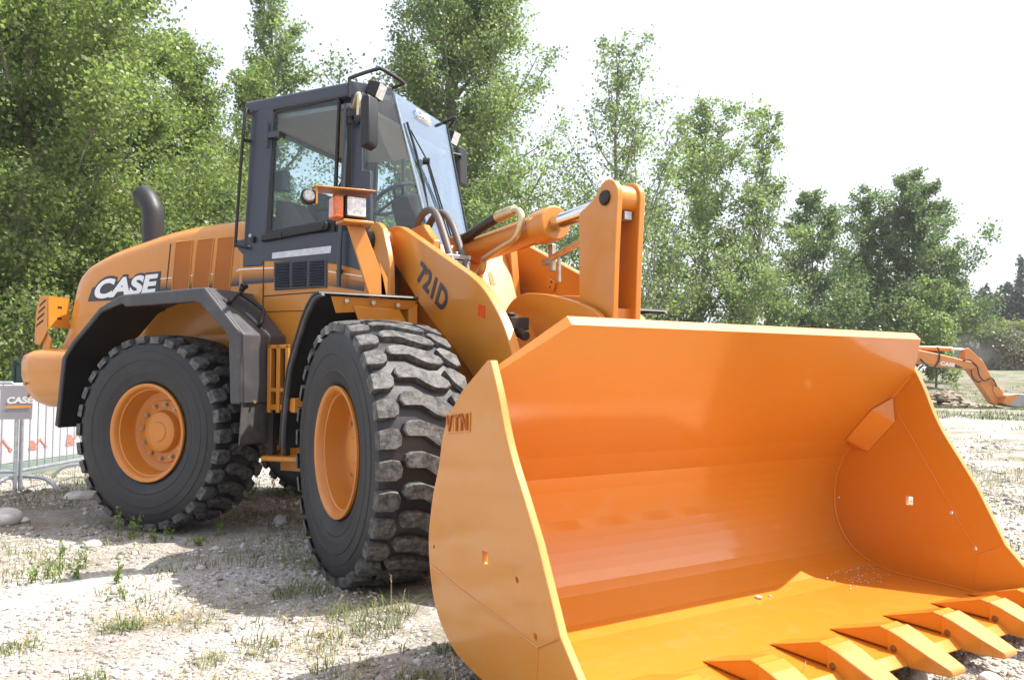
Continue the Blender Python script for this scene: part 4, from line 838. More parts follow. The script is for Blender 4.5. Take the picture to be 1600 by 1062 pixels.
# handrails, mirrors, lamps, wiper
obj('handrail', MB().tube([(-.165, -.80, 3.15), (-.17, -.80, 2.9), (-.205, -.80, 2.2), (-.215, -.80, 1.80)], .017, 12), M['galv'] if False else GY, cab)
obj('handrail', MB().tube([(-1.098, -.76, 3.21), (-1.105, -.81, 3.17), (-1.172, -.81, 2.24), (-1.172, -.81, 2.18), (-1.13, -.80, 2.158), (-1.08, -.76, 2.15)], .012, 10, smooth=4).tube([(-1.12, -.81, 3.0), (-1.10, -.74, 3.0)], .016, 8), BK, cab)
obj('pillar_bolts', MB().cyl((-1.075, -.748, 2.245), (-1.075, -.765, 2.245), .014, 10).cyl((-1.085, -.748, 2.155), (-1.085, -.765, 2.155), .014, 10), M['galv'], cab)
obj('pillar_clip', MB().box((-1.06, -.775, 2.19), (-1.03, -.748, 2.235)), BK, cab)
for s in (-1, 1):
    yy = s * .95; dx = 0 if s < 0 else -.06
    m = MB().loft([[(x_ + dx, yy - .085 * e, z_) for x_, z_ in ()] for e in ()]) if False else MB()
    mp = [(.085, 3.09), (.10, 3.125), (.165, 3.125), (.185, 3.10), (.195, 2.81), (.18, 2.775), (.09, 2.745), (.075, 2.765)]
    if s < 0:
        m.prism([(.090, 3.085), (.105, 3.12), (.150, 3.125), (.165, 3.10), (.165, 2.80), (.155, 2.77), (.10, 2.745), (.085, 2.765)], -1.00, -.875)
        mr_ = obj('wing_mirror', m, BK, cab, None, .02, 3)
        obj('mirror_arm', MB().tube([(-.10, -.80, 3.115), (.02, -.93, 3.152), (.048, -.95, 3.135), (.05, -.955, 3.05), (.047, -.955, 2.965)], .017, 10, smooth=5), M['zinc'], mr_)
        obj('mirror_joint', MB().cyl((.03, -.955, 2.965), (.10, -.955, 2.965), .032, 14).cyl((.045, -.955, 2.93), (.045, -.955, 2.99), .018, 10), BK, mr_, bevel=.006)
        obj('mirror_mount', MB().box((-.15, -.82, 3.05), (-.06, -.74, 3.09)).cyl((-.13, -.80, 3.0), (-.13, -.80, 3.13), .018, 10), BK, mr_, None, .006)
    else:
        m.slab([(-.10, .86, 2.93), (-.10, 1.03, 2.93), (-.10, 1.03, 3.30), (-.10, .86, 3.30)], .05, (1, 0, 0))
        mr_ = obj('wing_mirror', m, BK, cab, None, .03, 3)
        obj('mirror_glass', MB().slab([(-.103, .875, 2.945), (-.103, 1.015, 2.945), (-.103, 1.015, 3.285), (-.103, .875, 3.285)], .004, (-1, 0, 0)), M['chrome'], mr_)
        obj('mirror_arm', MB().tube([(-.10, .76, 3.2), (-.05, .86, 3.2), (-.07, .93, 3.15)], .014, 8), BK, mr_)
for s in (-1, 1):
    def q(x_, y_, z_): return (x_, s * y_, z_)
    c_ = Vector(q(-.02, .625, 3.298)); ax_ = Vector((.80, s * -.05, -.35)).normalized(); sd_ = Vector((0, 0, 1)).cross(ax_).normalized(); up_ = ax_.cross(sd_)
    def bx(f0, f1, hw, hh): return [[c_ + ax_ * f + sd_ * a_ * hw_ + up_ * b_ * hh_ for a_, b_ in ((-1, -1), (1, -1), (1, 1), (-1, 1))] for f, hw_, hh_ in ((f0, hw * .8, hh * .8), (f1, hw, hh))]
    wl = obj('work_lamp', MB().loft(bx(-.06, .045, .062, .062)), BK, cab, None, .01)
    obj('lamp_lens', MB().loft(bx(.0455, .050, .055, .055)), M['lens'], wl, None, .003)
    obj('lamp_bracket', MB().tube([q(-.10, .63, 3.26), q(-.06, .63, 3.29)], .015, 8), BK, wl)
    obj('roof_rail', MB().tube([q(-.165, .757, 3.22), q(-.168, .757, 3.345), q(-.150, .745, 3.375), q(-.01, .64, 3.452), q(.03, .60, 3.455), q(.10, .46, 3.410), q(.095, .435, 3.395), q(.0, .44, 3.375)], .014, 10, smooth=4), BK, cab)
def ws(x_, y_, z_, off=.02): return Vector((x_, y_, z_)) + Vector((.965, 0, .26)) * off
wp = obj('wiper', MB().tube([ws(.080, -.366, 3.112), ws(.14, -.33, 2.88), ws(.191, -.296, 2.639), ws(.235, -.31, 2.44)], .010, 6).tube([ws(.093, -.35, 3.05, .03), ws(.145, -.215, 2.836, .05)], .006, 6), BK, cab)
obj('wiper_pivot', MB().cyl(ws(.145, -.225, 2.836, .02), ws(.145, -.205, 2.82, .07), .028, 14), BK, wp)
obj('wiper_arm', MB().tube([ws(.145, -.225, 2.836, .05), ws(.205, -.16, 2.58, .04), ws(.30, -.07, 2.20, .03)], .007, 6).tube([ws(.145, -.20, 2.836, .05), ws(.205, -.12, 2.58, .04), ws(.30, -.02, 2.20, .03)], .007, 6), BK, wp)
obj('windshield_lettering', text_mb('CASE', [ws(.052, -.150, 3.250, .012), ws(.052, .085, 3.250, .012), ws(.036, .095, 3.310, .012), ws(.036, -.135, 3.310, .012)], .001, .008), M['white'], cab)
obj('windshield_line', MB().slab([ws(.058, -.15, 3.228, .012), ws(.058, .09, 3.228, .012), ws(.056, .09, 3.235, .012), ws(.056, -.15, 3.235, .012)], .001, (1, 0, .27)), M['bannerorange'], cab)
# ---- ladder between the wheels
lad = MB()
lad.slab([(-.70, -.98, .90), (-.52, -.98, .90), (-.52, -.98, .94), (-.70, -.98, .94)], .16, (0, 1, 0))
for x_ in (-.70, -.62, -.54): lad.box((x_, -.99, .88), (x_ + .035, -.94, 1.375))
lad.box((-.70, -.99, 1.345), (-.505, -.80, 1.375)); lad.box((-.70, -.985, 1.03), (-.505, -.93, 1.06)); lad.box((-.53, -.985, .90), (-.505, -.80, 1.375))
l_ = obj('ladder', lad, OR, loader, 'rear', .006)
obj('ladder_step', MB().box((-.725, -1.02, .530), (-.30, -.78, .570)), OR, l_, None, .015, 3)
obj('ladder_stile', MB().box((-.70, -.97, .57), (-.655, -.92, .90)).box((-.56, -.97, .57), (-.535, -.92, .90)), M['dark'], l_)
obj('belly_tank', MB().box((-.75, -.78, .46), (-.05, -.40, 1.05)), M['dark'], loader, 'rear', .03)
obj('belly_plate', MB().box((-.72, -.80, .44), (-.40, -.775, .72)).box((-.30, -.80, .40), (.0, -.775, .7)), OR, loader, 'rear', .004)
obj('inner_arch', MB().loft([[(-2.9, y_, 1.2), (-2.75, y_, 1.50), (-2.35, y_, 1.58), (-1.9, y_, 1.66), (-1.3, y_, 1.62), (-.9, y_, 1.3), (-.9, y_, .9), (-2.9, y_, .9)] for y_ in (-.66, .66)]), OR, loader, 'rear', .06, 4, 25)
# ------------------------------------------------------------------ stones, gravel, grass
def ground_at(u, v):
    d = 1.135 / ((v - 589.7) / 1223.0); x, y = place(u, d); return x, y, float(ground_z(x, y))
ico = bmesh.new(); bmesh.ops.create_icosphere(ico, subdivisions=1, radius=1.0)
IV = np.array([v.co[:] for v in ico.verts]); IF = np.array([[v.index for v in f.verts] for f in ico.faces]); ico.free()
def leaf_tone_material(name, c0, c1, rough=0.85, mid=None, bump=0.0):
    m = bpy.data.materials.new(name); m.use_nodes = True; nt = m.node_tree; L = nt.links; b = nt.nodes['Principled BSDF']
    at = nt.nodes.new('ShaderNodeAttribute'); at.attribute_name = 'tone'; r = nt.nodes.new('ShaderNodeValToRGB'); e = r.color_ramp.elements
    e[0].color = (*c0, 1); e[1].color = (*c1, 1)
    if mid: k = e.new(0.5); k.color = (*mid, 1)
    L.new(at.outputs['Fac'], r.inputs[0]); L.new(r.outputs[0], b.inputs['Base Color']); b.inputs['Roughness'].default_value = rough; b.inputs['Specular IOR Level'].default_value = 0.25
    return m
def scatter_stones(n, seed):
    r = np.random.default_rng(seed); d = 2.0 * (7.5 ** r.random(n)); lat = r.uniform(-0.72, 0.72, n) * d
    x = CAM.x + FWD.x * d + RIGHT.x * lat; y = CAM.y + FWD.y * d + RIGHT.y * lat
    s = np.clip(np.exp(r.normal(math.log(0.0048), 0.55, n)), 0.0025, 0.026) * np.clip(d / 4.0, 1.0, 1.8)
    dens = vnoise(x, y, 31, 0.8) + 0.6 * vnoise(x, y, 32, 0.25); keep = (dens > -0.22) & ~((x > -.2) & (x < 2.1) & (abs(y) < 1.1)); x, y, s, d = x[keep], y[keep], s[keep], d[keep]; n = len(x)
    nv = len(IV); base = IV[None] * (1 + r.normal(0, 0.13, (n, nv, 1))) * np.stack([r.uniform(0.8, 1.35, n), r.uniform(0.8, 1.2, n), r.uniform(0.45, 0.85, n)], 1)[:, None]
    a = r.uniform(0, 6.283, n); c_, s_ = np.cos(a)[:, None], np.sin(a)[:, None]
    V = np.stack([base[..., 0] * c_ - base[..., 1] * s_, base[..., 0] * s_ + base[..., 1] * c_, base[..., 2]], -1) * s[:, None, None]
    V += np.stack([x, y, ground_z(x, y) + s * 0.25], 1)[:, None]
    Fc = IF[None] + (np.arange(n) * nv)[:, None, None]
    me = np_mesh('gravel', V.reshape(-1, 3), Fc.reshape(-1, 3), 3); at = me.attributes.new('tone', 'FLOAT', 'FACE')
    at.data.foreach_set('value', np.repeat(np.clip(r.beta(2.2, 2.0, n), 0, 1), len(IF)).astype(np.float32))
    return me
sm_ = scatter_stones(60000, 5); sm_.materials.append(leaf_tone_material('gravel_stones', (.16, .135, .11), (.60, .58, .55), .85, (.38, .35, .32)))
o = bpy.data.objects.new('gravel', sm_); C.objects.link(o); tag(o, 'loose pale gravel scattered over the dirt lot', 'gravel', kind='stuff')

def rock(seed, r_):
    bm = bmesh.new(); bmesh.ops.create_icosphere(bm, subdivisions=3, radius=1.0); g = np.random.default_rng(seed); ks = g.normal(0, 1, (7, 3)); ks /= np.linalg.norm(ks, axis=1)[:, None]; dd = g.uniform(.62, .92, 7)
    for v in bm.verts:
        p = np.array(v.co[:])
        for k, d_ in zip(ks, dd):
            e = p @ k - d_
            if e > 0: p = p - k * e * .85
        v.co = Vector(p * r_)
    me = bpy.data.meshes.new('stone'); bm.to_mesh(me); bm.free(); me.materials.append(M['stone']); me.polygons.foreach_set('use_smooth', [True] * len(me.polygons)); return me
STN = [('big whitish boulder at the far left edge, in front of the metal barrier', 16, 812, (.17, .13, .085)), ('small white stone just right of the whitish boulder', 45, 811, (.05, .04, .03)),
       ('flat pale slab of stone lying in open gravel left of the rear tyre', 153, 849, (.075, .06, .03)), ('grey stone in the shade between the front and rear tyres', 442, 812, (.055, .05, .06)),
       ('flat grey stone beside the barrier foot, left of the rear tyre', 132, 776, (.16, .1, .05)), ('small pale stone in the gravel below the front tyre', 630, 952, (.03, .025, .022)),
       ('little flat stone lowest at the left, beside a grass tuft', 36, 993, (.035, .03, .015)), ('pale stone left of the rear tyre below the leafy weeds', 8, 945, (.05, .04, .02)),
       ('round grey stone just in front of the bucket teeth', 1532, 1058, (.055, .045, .032)), ('flat stone under the gap between two bucket teeth', 1425, 1052, (.04, .03, .02))]
for i, (lb, u, v, sz) in enumerate(STN):
    x, y, z = ground_at(u, v); o = bpy.data.objects.new('stone', rock(40 + i, sz)); C.objects.link(o); o.location = (x, y, z + sz[2] * .45); o.rotation_euler = (0, 0, i * 1.1); tag(o, lb, 'stone', 'loose stones on the lot')
for i, (lb, p, sz) in enumerate([('white pebble lying on the bucket floor, the larger of two', (1.684, .239, .122), (.020, .014, .012)), ('tiny pebble on the bucket floor right of the larger one', (1.69, .31, .119), (.009, .008, .007))]):
    o = bpy.data.objects.new('pebble', rock(80 + i, sz)); C.objects.link(o); o.location = p; tag(o, lb, 'pebble', 'pebbles in the bucket')

dg = np.random.default_rng(3); V = []; Fc = []
for k in range(150):
    p = np.array((dg.normal(1.60, .10), min(1.2, dg.normal(1.0, .10)), .118)); p[2] = .135 + max(0, 1.60 - p[0]) ** 2 * 1.9 if p[0] < 1.66 else .122; o_ = len(V)
    for q in IV * dg.uniform(.0015, .0045) * np.array([1.3, 1, .7]): V.append(tuple(q + p))
    Fc += [tuple(int(i) + o_ for i in f) for f in IF]
o = obj('grit', MB().add(V, Fc), M['stone']); tag(o, 'sprinkle of pale grit in the far inner corner of the bucket', 'grit', kind='stuff')

def blades(name, P, H, W_, lean, tone, seed):
    r = np.random.default_rng(seed); n = len(P); a = r.uniform(0, 6.283, n); dx, dy = np.cos(a), np.sin(a); b = a + r.normal(0, .5, n) + 1.57; wx, wy = np.cos(b) * W_, np.sin(b) * W_
    V = np.empty((n, 5, 3))
    for k, (t, w) in enumerate(((0, 1), (.55, .75))):
        cx = P[:, 0] + dx * lean * H * t ** 1.8; cy = P[:, 1] + dy * lean * H * t ** 1.8; cz = P[:, 2] + H * (t - .25 * lean * t * t)
        V[:, 2 * k] = np.stack([cx - wx * w, cy - wy * w, cz], 1); V[:, 2 * k + 1] = np.stack([cx + wx * w, cy + wy * w, cz], 1)
    V[:, 4] = np.stack([P[:, 0] + dx * lean * H, P[:, 1] + dy * lean * H, P[:, 2] + H * (1 - .3 * lean)], 1)
    o5 = (np.arange(n) * 5)[:, None]
    T = np.concatenate([o5 + np.array([0, 1, 3]), o5 + np.array([0, 3, 2]), o5 + np.array([2, 3, 4])], 0)
    me = np_mesh(name, V.reshape(-1, 3), T, 3); at = me.attributes.new('tone', 'FLOAT', 'FACE'); at.data.foreach_set('value', np.tile(np.clip(tone, 0, 1), 3).astype(np.float32)); return me
gr_ = np.random.default_rng(11)
PP = []; HH = []; WW = []; LL = []; TT = []
def tuft(x, y, n, rad, h, green, lean=.85, w=.0017):
    a = gr_.uniform(0, 6.283, n); d = rad * np.sqrt(gr_.random(n)); px, py = x + d * np.cos(a), y + d * np.sin(a)
    PP.append(np.stack([px, py, ground_z(px, py) - .004], 1)); HH.append(h * gr_.uniform(.4, 1.15, n)); WW.append(np.full(n, w) * gr_.uniform(.7, 1.4, n)); LL.append(gr_.uniform(.1, lean * 1.8, n)); TT.append(np.clip(green + gr_.normal(0, .16, n), 0, 1))
for u, v, n, rad, h, g in [(201, 976, 170, .10, .075, .25), (39, 1005, 110, .09, .07, .25), (337, 1024, 120, .08, .05, .5), (477, 924, 200, .16, .11, .35), (547, 962, 120, .12, .12, .45), (595, 978, 150, .12, .09, .35), (144, 1056, 160, .09, .06, .3), (620, 955, 90, .1, .13, .5), (700, 1010, 70, .05, .06, .3), (660, 1045, 120, .07, .05, .4), (735, 1058, 120, .05, .05, .25), (420, 1000, 60, .06, .05, .6), (500, 1010, 60, .08, .06, .6), (1100, 1061, 20, .04, .1, .9), (300, 880, 90, .2, .06, .5), (500, 880, 120, .2, .08, .45), (420, 870, 150, .25, .09, .4), (450, 835, 160, .3, .1, .35), (60, 860, 70, .15, .08, .25), (20, 900, 60, .15, .07, .3), (420, 770, 160, .3, .16, .35), (455, 765, 160, .3, .16, .35), (90, 765, 300, .5, .10, .3), (30, 785, 200, .35, .1, .3), (130, 752, 300, .5, .12, .35), (1560, 1062, 60, .06, .05, .4), (1470, 1062, 60, .05, .05, .4), (1590, 760, 200, .8, .16, .5), (1550, 745, 120, .4, .3, .7), (1480, 740, 120, .6, .16, .5)]:
    x, y, z = ground_at(u, v); tuft(x, y, n, rad, h, g)
# sparse short growth over the lot, thicker in patches
n = 2600; d = 2.3 * (8.0 ** gr_.random(n)); lat = gr_.uniform(-.7, .7, n) * d; x = CAM.x + FWD.x * d + RIGHT.x * lat; y = CAM.y + FWD.y * d + RIGHT.y * lat
pn = vnoise(x, y, 51, 1.1) + .6 * vnoise(x, y, 52, .35); keep = (pn > .06) & ~((x > -.2) & (x < 2.6) & (abs(y) < 1.3))
for x_, y_, d_, q_ in zip(x[keep], y[keep], d[keep], pn[keep]): tuft(x_, y_, int(5 + 12 * gr_.random()), .03 + .02 * d_ * .5, .028 + .05 * gr_.random(), .3 + .5 * gr_.random(), .8, .0014 + .0003 * d_)
n = 2400; d = 2.3 * (6.0 ** gr_.random(n)); lat = gr_.uniform(-.7, .7, n) * d; x = CAM.x + FWD.x * d + RIGHT.x * lat; y = CAM.y + FWD.y * d + RIGHT.y * lat
pn = vnoise(x, y, 55, .9) + .5 * vnoise(x, y, 56, .3); keep = (pn > .0) & ~((x > -.2) & (x < 2.6) & (abs(y) < 1.3))
for x_, y_, d_ in zip(x[keep], y[keep], d[keep]): tuft(x_, y_, int(8 + 14 * gr_.random()), .05 + .02 * d_, .035 + .05 * gr_.random(), .82, 1.1, .0009 + .0003 * d_)
# far field grass
n = 9000; d = 14 * (3.2 ** gr_.random(n)); lat = gr_.uniform(-.72, .72, n) * d; x = CAM.x + FWD.x * d + RIGHT.x * lat; y = CAM.y + FWD.y * d + RIGHT.y * lat
pn = vnoise(x, y, 61, 4.0) + .6 * vnoise(x, y, 62, 1.3) + np.clip((d - 20) / 30, 0, .4); keep = pn > .08
for x_, y_, d_ in zip(x[keep], y[keep], d[keep]): tuft(x_, y_, 9, .25, .10 + .12 * gr_.random(), .02 + .42 * gr_.random(), .7, .006)
gme = blades('grass', np.concatenate(PP), np.concatenate(HH), np.concatenate(WW), np.concatenate(LL), np.concatenate(TT), 3)
gme.materials.append(leaf_tone_material('grass_blades', (.060, .105, .018), (.36, .29, .14), .7, (.14, .17, .05)))
o = bpy.data.objects.new('grass', gme); C.objects.link(o); tag(o, 'thin green and straw coloured grass growing through the gravel', 'grass', kind='stuff')
# upright leafy weeds
wc = []; wst = MB()
for u, v, h in [(221, 834, .17), (190, 832, .22), (249, 840, .10), (142, 880, .17), (105, 884, .17), (79, 898, .14), (190, 908, .13), (214, 838, .12), (268, 838, .10), (95, 905, .1), (348, 830, .12), (385, 812, .12), (200, 930, .06), (60, 905, .1), (128, 900, .1), (318, 845, .08), (405, 765, .22), (430, 760, .2)]:
    x, y, z = ground_at(u, v)
    for k in range(3):
        e = Vector((gr_.normal(0, .02), gr_.normal(0, .02), h * gr_.uniform(.7, 1))); b_ = Vector((x + gr_.normal(0, .015), y + gr_.normal(0, .015), z)); wst.tube([b_, b_ + e * .5, b_ + e], [.002, .0016, .001], 4, cap=False)
        for t in np.linspace(.15, 1, 7): wc.append((b_ + e * t)[:])
wl_ = leaves_mesh('weed_leaves', np.array(wc), .010, len(wc) * 3, .017, 77, -.9); wl_.materials.append(leaf_material('weed_leaf', (.12, .19, .04), (.26, .32, .10)))
o = bpy.data.objects.new('weeds', wl_); C.objects.link(o); tag(o, 'small upright bright green weeds in front of the rear tyre', 'weeds', kind='stuff')
so = obj('weed_stems', wst, LEAF['poplar'], o)
# dry stalks close to the viewpoint
stk = MB()
for u, v, h, lx in [(716, 1075, .17, -.02), (1120, 1085, .10, .01), (1150, 1090, .11, -.02), (1160, 1095, .12, .03), (1240, 1085, .13, .02), (1190, 1085, .08, 0), (628, 985, .20, .02), (575, 985, .16, .05), (690, 965, .10, 0), (614, 955, .18, 0), (375, 940, .10, -.05), (520, 960, .1, .06)]:
    x, y, z = ground_at(u, min(v, 1095)); b_ = Vector((x, y, z)); e = RIGHT * lx + Vector((0, 0, h)); stk.tube([b_, b_ + e * .5 + RIGHT * lx * -.2, b_ + e], [.0018, .0014, .0008], 5, cap=False)
    for k in range(5): p = b_ + e * (.8 + .045 * k); stk.tube([p, p + Vector((gr_.normal(0, .006), gr_.normal(0, .006), .012))], [.0012, .0004], 4, cap=False)
o = obj('dry_stalks', stk, mat('straw', (.50, .40, .22), .7)); tag(o, 'thin pale dry grass stalks standing near the bucket', 'grass stalks', kind='stuff')

# ------------------------------------------------------------------ crowd barriers and hoarding at the left
def barrier(p0, p1, label, feet=True):
    a = Vector((*p0, 0)); b = Vector((*p1, 0)); a.z = float(ground_z(*p0)); b.z = float(ground_z(*p1)); L_ = (b - a).length; d_ = (b - a) / L_
    t = thing('crowd_barrier', label, 'barrier', a, 'metal crowd barriers', math.atan2(d_.y, d_.x))
    m = MB().tube([(0, 0, .02), (0, 0, 1.02), (.05, 0, 1.08), (L_ - .05, 0, 1.08), (L_, 0, 1.02), (L_, 0, .02)], .019, 10); m.tube([(0, 0, .22), (L_, 0, .22)], .019, 10)
    obj('frame', m, M['galv'], t); n_ = int(L_ / .125); m = MB()
    for k in range(1, n_): m.tube([(k * L_ / n_, 0, .22), (k * L_ / n_, 0, 1.08)], .006, 6)
    obj('bars', m, M['galv'], t)
    for x_ in (.06, L_ - .06): obj('foot', MB().tube([(x_, -.34, .015), (x_, -.28, .09), (x_, -.15, .15), (x_, .15, .15), (x_, .28, .09), (x_, .34, .015)], .019, 10, smooth=3), M['galv'], t)
    return t
b0 = place(38, 7.76); b1 = place(140, 8.95); b2 = place(30, 7.70); b3 = place(-330, 7.3)
barrier(b2, b3, 'grey metal crowd barrier running out of the picture at the left, carrying the grey sign'); barrier(b0, b1, 'grey metal crowd barrier running back behind the rear tyre')
# grey sign hung on the barriers at the corner
pa = Vector((*place(4, 7.55), 0)); pc = Vector((*place(55, 7.62), 0))
t = thing('hanging_sign', 'grey sign with white lettering and orange stripe hanging on the barrier corner', 'sign', (pa.x, pa.y, .75)); o_ = Vector(t.location)
def onq(u_, z_, off=.010): return tuple(Vector((*pa.lerp(pc, u_).xy, z_)) - o_ - FWD * off)
obj('sheet', MB().slab([onq(0, .735, 0), onq(.97, .735, 0), onq(1, 1.06, 0), onq(0, 1.06, 0)], .006, -FWD), M['bannergrey'], t)
obj('lettering', text_mb('CASE', [onq(.20, .885), onq(1.0, .890), onq(1.0, .955), onq(.23, .950)], .001, .04), M['white'], t)
obj('stripe', MB().slab([onq(.20, .840), onq(.95, .845), onq(.95, .868), onq(.22, .866)], .002, -FWD), M['bannerorange'], t)
h0, h1 = Vector((*place(-260, 7.0), 0)), Vector((*place(240, 11.6), 0)); hl = (h1 - h0); hL = hl.length
t = thing('hoarding', 'long white printed hoarding with small red machines along its foot, behind the barriers', 'hoarding', (h0.x, h0.y, float(ground_z(h0.x, h0.y))), None, math.atan2(hl.y, hl.x))
obj('banner', MB().box((0, 0, .16), (hL, .02, 1.04)), M['banner'], t); obj('top_edge', MB().box((0, -.03, 1.04), (hL, .05, 1.07)), M['white'], t); obj('base_strip', MB().box((0, -.05, -.05), (hL, .05, .15)), M['bannergreen'], t)
for k in range(9): 
    if k < 8: obj('upright', MB().box((k * hL / 8 - .015, .02, 0), (k * hL / 8 + .015, .05, 1.04)), M['galv'], t)
def digger(x0, sc):
    m = MB(); y_ = -.004
    def pl_(P): m.slab([(x0 + a_ * sc, y_, .28 + b_ * sc) for a_, b_ in P], .003, (0, -1, 0))
    pl_([(0, 0), (.30, 0), (.30, .05), (0, .05)]); pl_([(.02, .07), (.26, .07), (.26, .16), (.16, .26), (.08, .26), (.02, .14)]); pl_([(.24, .14), (.42, .30), (.46, .28), (.27, .08)]); pl_([(.42, .30), (.62, .10), (.60, .07), (.40, .26)]); pl_([(.58, .12), (.70, .06), (.66, .0), (.58, .04)])
    obj('machine_print', m, M['bannerred'], t)
for k in range(10): digger(1.1 + k * .60, .42 + .10 * (k % 2))
gx_, gy_ = place(30, 10.5); t = thing('gate_frame', 'dark green tubular frame standing behind the counterweight', 'gate', (gx_, gy_, float(ground_z(gx_, gy_))), None, math.atan2(RIGHT.y, RIGHT.x))
obj('frame', MB().tube([(-.055, 0, 0), (-.055, 0, 1.36), (.9, 0, 1.36), (.9, 0, 0)], .03, 10), M['green'], t); obj('panel', MB().box((-.02, -.01, .2), (.87, .01, 1.3)), M['green'], t)

# ------------------------------------------------------------------ excavator, wall and rubble at the right
ED = 30.0; ex, ey = place(1480, ED); ez = float(ground_z(ex, ey))
EO = mat('excavator_paint', (.62, .22, .05), .45, coat=.2, vary=.1, scale=3)
exc = thing('excavator', 'orange tracked excavator in the distance resting its own grey bucket on the ground', 'excavator', (ex, ey, ez), None, math.atan2(RIGHT.y, RIGHT.x))
def E_(zx, zy): return ((1400 + .2825 * zx - 1480) / 1223 * ED, height_at(380 + .2825 * zy, ED) - ez)
obj('boom', MB().prism([E_(-420, 640), E_(-250, 555), E_(-60, 560), E_(108, 590), E_(230, 615), E_(340, 643), E_(410, 658), E_(424, 676), E_(412, 694), E_(385, 697), E_(230, 684), E_(110, 662), E_(-60, 640), E_(-240, 640), E_(-400, 720)], -.24, .24), EO, exc, None, .03)
obj('stick', MB().prism([E_(366, 590), E_(376, 579), E_(392, 582), E_(465, 652), E_(500, 720), E_(562, 835), E_(552, 880), E_(535, 893), E_(512, 885), E_(450, 790), E_(384, 697), E_(364, 650)], -.16, .16), EO, exc, None, .02)
c0, c1, c2 = E_(120, 578), E_(300, 584), E_(374, 590)
obj('stick_cylinder', MB().cyl((c0[0], 0, c0[1]), (c1[0], 0, c1[1]), .09, 14), EO, exc); obj('cylinder_rod', MB().cyl((c1[0], 0, c1[1]), (c2[0], 0, c2[1]), .055, 12), M['chrome'], exc)
c0, c1 = E_(455, 640), E_(540, 800); obj('bucket_cylinder', MB().cyl((c0[0], 0, c0[1]), (c1[0], 0, c1[1]), .075, 12), EO, exc)
obj('bucket_link', MB().prism([E_(515, 770), E_(545, 790), E_(572, 830), E_(560, 862), E_(530, 850), E_(510, 810)], -.2, .2), EO, exc, None, .02)
obj('digging_bucket', MB().prism([E_(548, 862), E_(575, 835), E_(630, 828), E_(668, 832), E_(695, 858), E_(708, 895), E_(690, 908), E_(640, 905), E_(560, 893)], -.45, .45), [mat('worn_bucket', (.33, .32, .33), .5, metal=.2, vary=.2)], exc, None, .03)
obj('bucket_ears', MB().prism([E_(540, 880), E_(560, 840), E_(628, 829), E_(600, 868), E_(565, 892)], -.47, .47), EO, exc, None, .01)
def eh(P, off=-.27): return [(E_(*p)[0], off, E_(*p)[1]) for p in P]
obj('hoses', MB().tube(eh([(112, 640), (140, 668), (180, 690), (212, 650), (216, 600), (205, 575)]), .03, 8, smooth=5).tube(eh([(345, 650), (380, 645), (420, 680), (432, 730), (460, 760), (500, 745), (525, 790)]), .028, 8, smooth=5).tube(eh([(388, 700), (395, 740), (420, 765), (440, 762)]), .025, 8, smooth=5), M['hose'], exc)
lq = [(E_(*p)[0], -.245, E_(*p)[1]) for p in ((222, 674), (300, 684), (304, 665), (226, 652))]
obj('boom_lettering', text_mb('CASE', lq, .002, .05), M['white'], exc); lq = [(E_(*p)[0], -.243, E_(*p)[1]) for p in ((300, 686), (335, 692), (345, 688), (302, 668))]
obj('boom_stripe', MB().slab(lq, .003, (0, -1, 0)), M['decal'], exc)
obj('upper_structure', MB().prism([(-7.5, 1.0), (-3.6, 1.0), (-3.6, 1.6), (-4.6, 2.1), (-7.3, 2.2), (-7.6, 1.8)], -1.2, 1.2), EO, exc, None, .08)
ec = obj('operator_cab', MB().prism([(-5.0, 1.1), (-3.5, 1.1), (-3.45, 1.9), (-3.7, 2.75), (-4.9, 2.75), (-5.0, 2.6)], -1.2, -.3), GY, exc, None, .05); obj('cab_window', MB().box((-4.8, -1.21, 1.7), (-3.75, -1.2, 2.6)), M['glass'], ec)
for y_ in (-1.0, 1.0): obj('track', MB().prism([(-7.6, .45), (-7.4, .10), (-7.1, .0), (-3.7, .0), (-3.4, .10), (-3.2, .45), (-3.4, .78), (-3.7, .88), (-7.1, .88), (-7.4, .78)], y_ - .3, y_ + .3), M['dark'], exc, None, .05)
obj('undercarriage', MB().box((-6.6, -.7, .35), (-4.2, .7, .8)).cyl((-5.4, 0, .75), (-5.4, 0, 1.02), .7, 24), M['dark'], exc)

# rubble heap
rx, ry = place(1478, 31.5); rz_ = float(ground_z(rx, ry)); g = np.random.default_rng(9); V = []; Fc = []
for k in range(170):
    lx = g.normal(-.1, .75); ly = g.normal(0, .5); hh = max(0, .62 * math.exp(-((lx + .15) / .7) ** 2 - (ly / .6) ** 2)); s_ = g.uniform(.06, .19) ; o_ = len(V)
    for p in IV * (1 + g.normal(0, .15, (len(IV), 1))) * s_ * np.array([1.3, 1, .7]): V.append((p[0] + lx, p[1] + ly, p[2] + hh * g.uniform(.75, 1.0)))
    Fc += [tuple(int(i) + o_ for i in f) for f in IF]
V = [(a_, b_, c_) for a_, b_, c_ in V]
o = obj('rubble_pile', MB().add(V, Fc), mat('rubble', (.27, .22, .17), .9, vary=.45, scale=5, bump=.5, bscale=20)); o.location = (rx, ry, rz_ + .03); o.rotation_euler = (0, 0, math.atan2(RIGHT.y, RIGHT.x)); tag(o, 'low brown heap of broken stones and soil beside the excavator stick', 'rubble heap', kind='stuff')
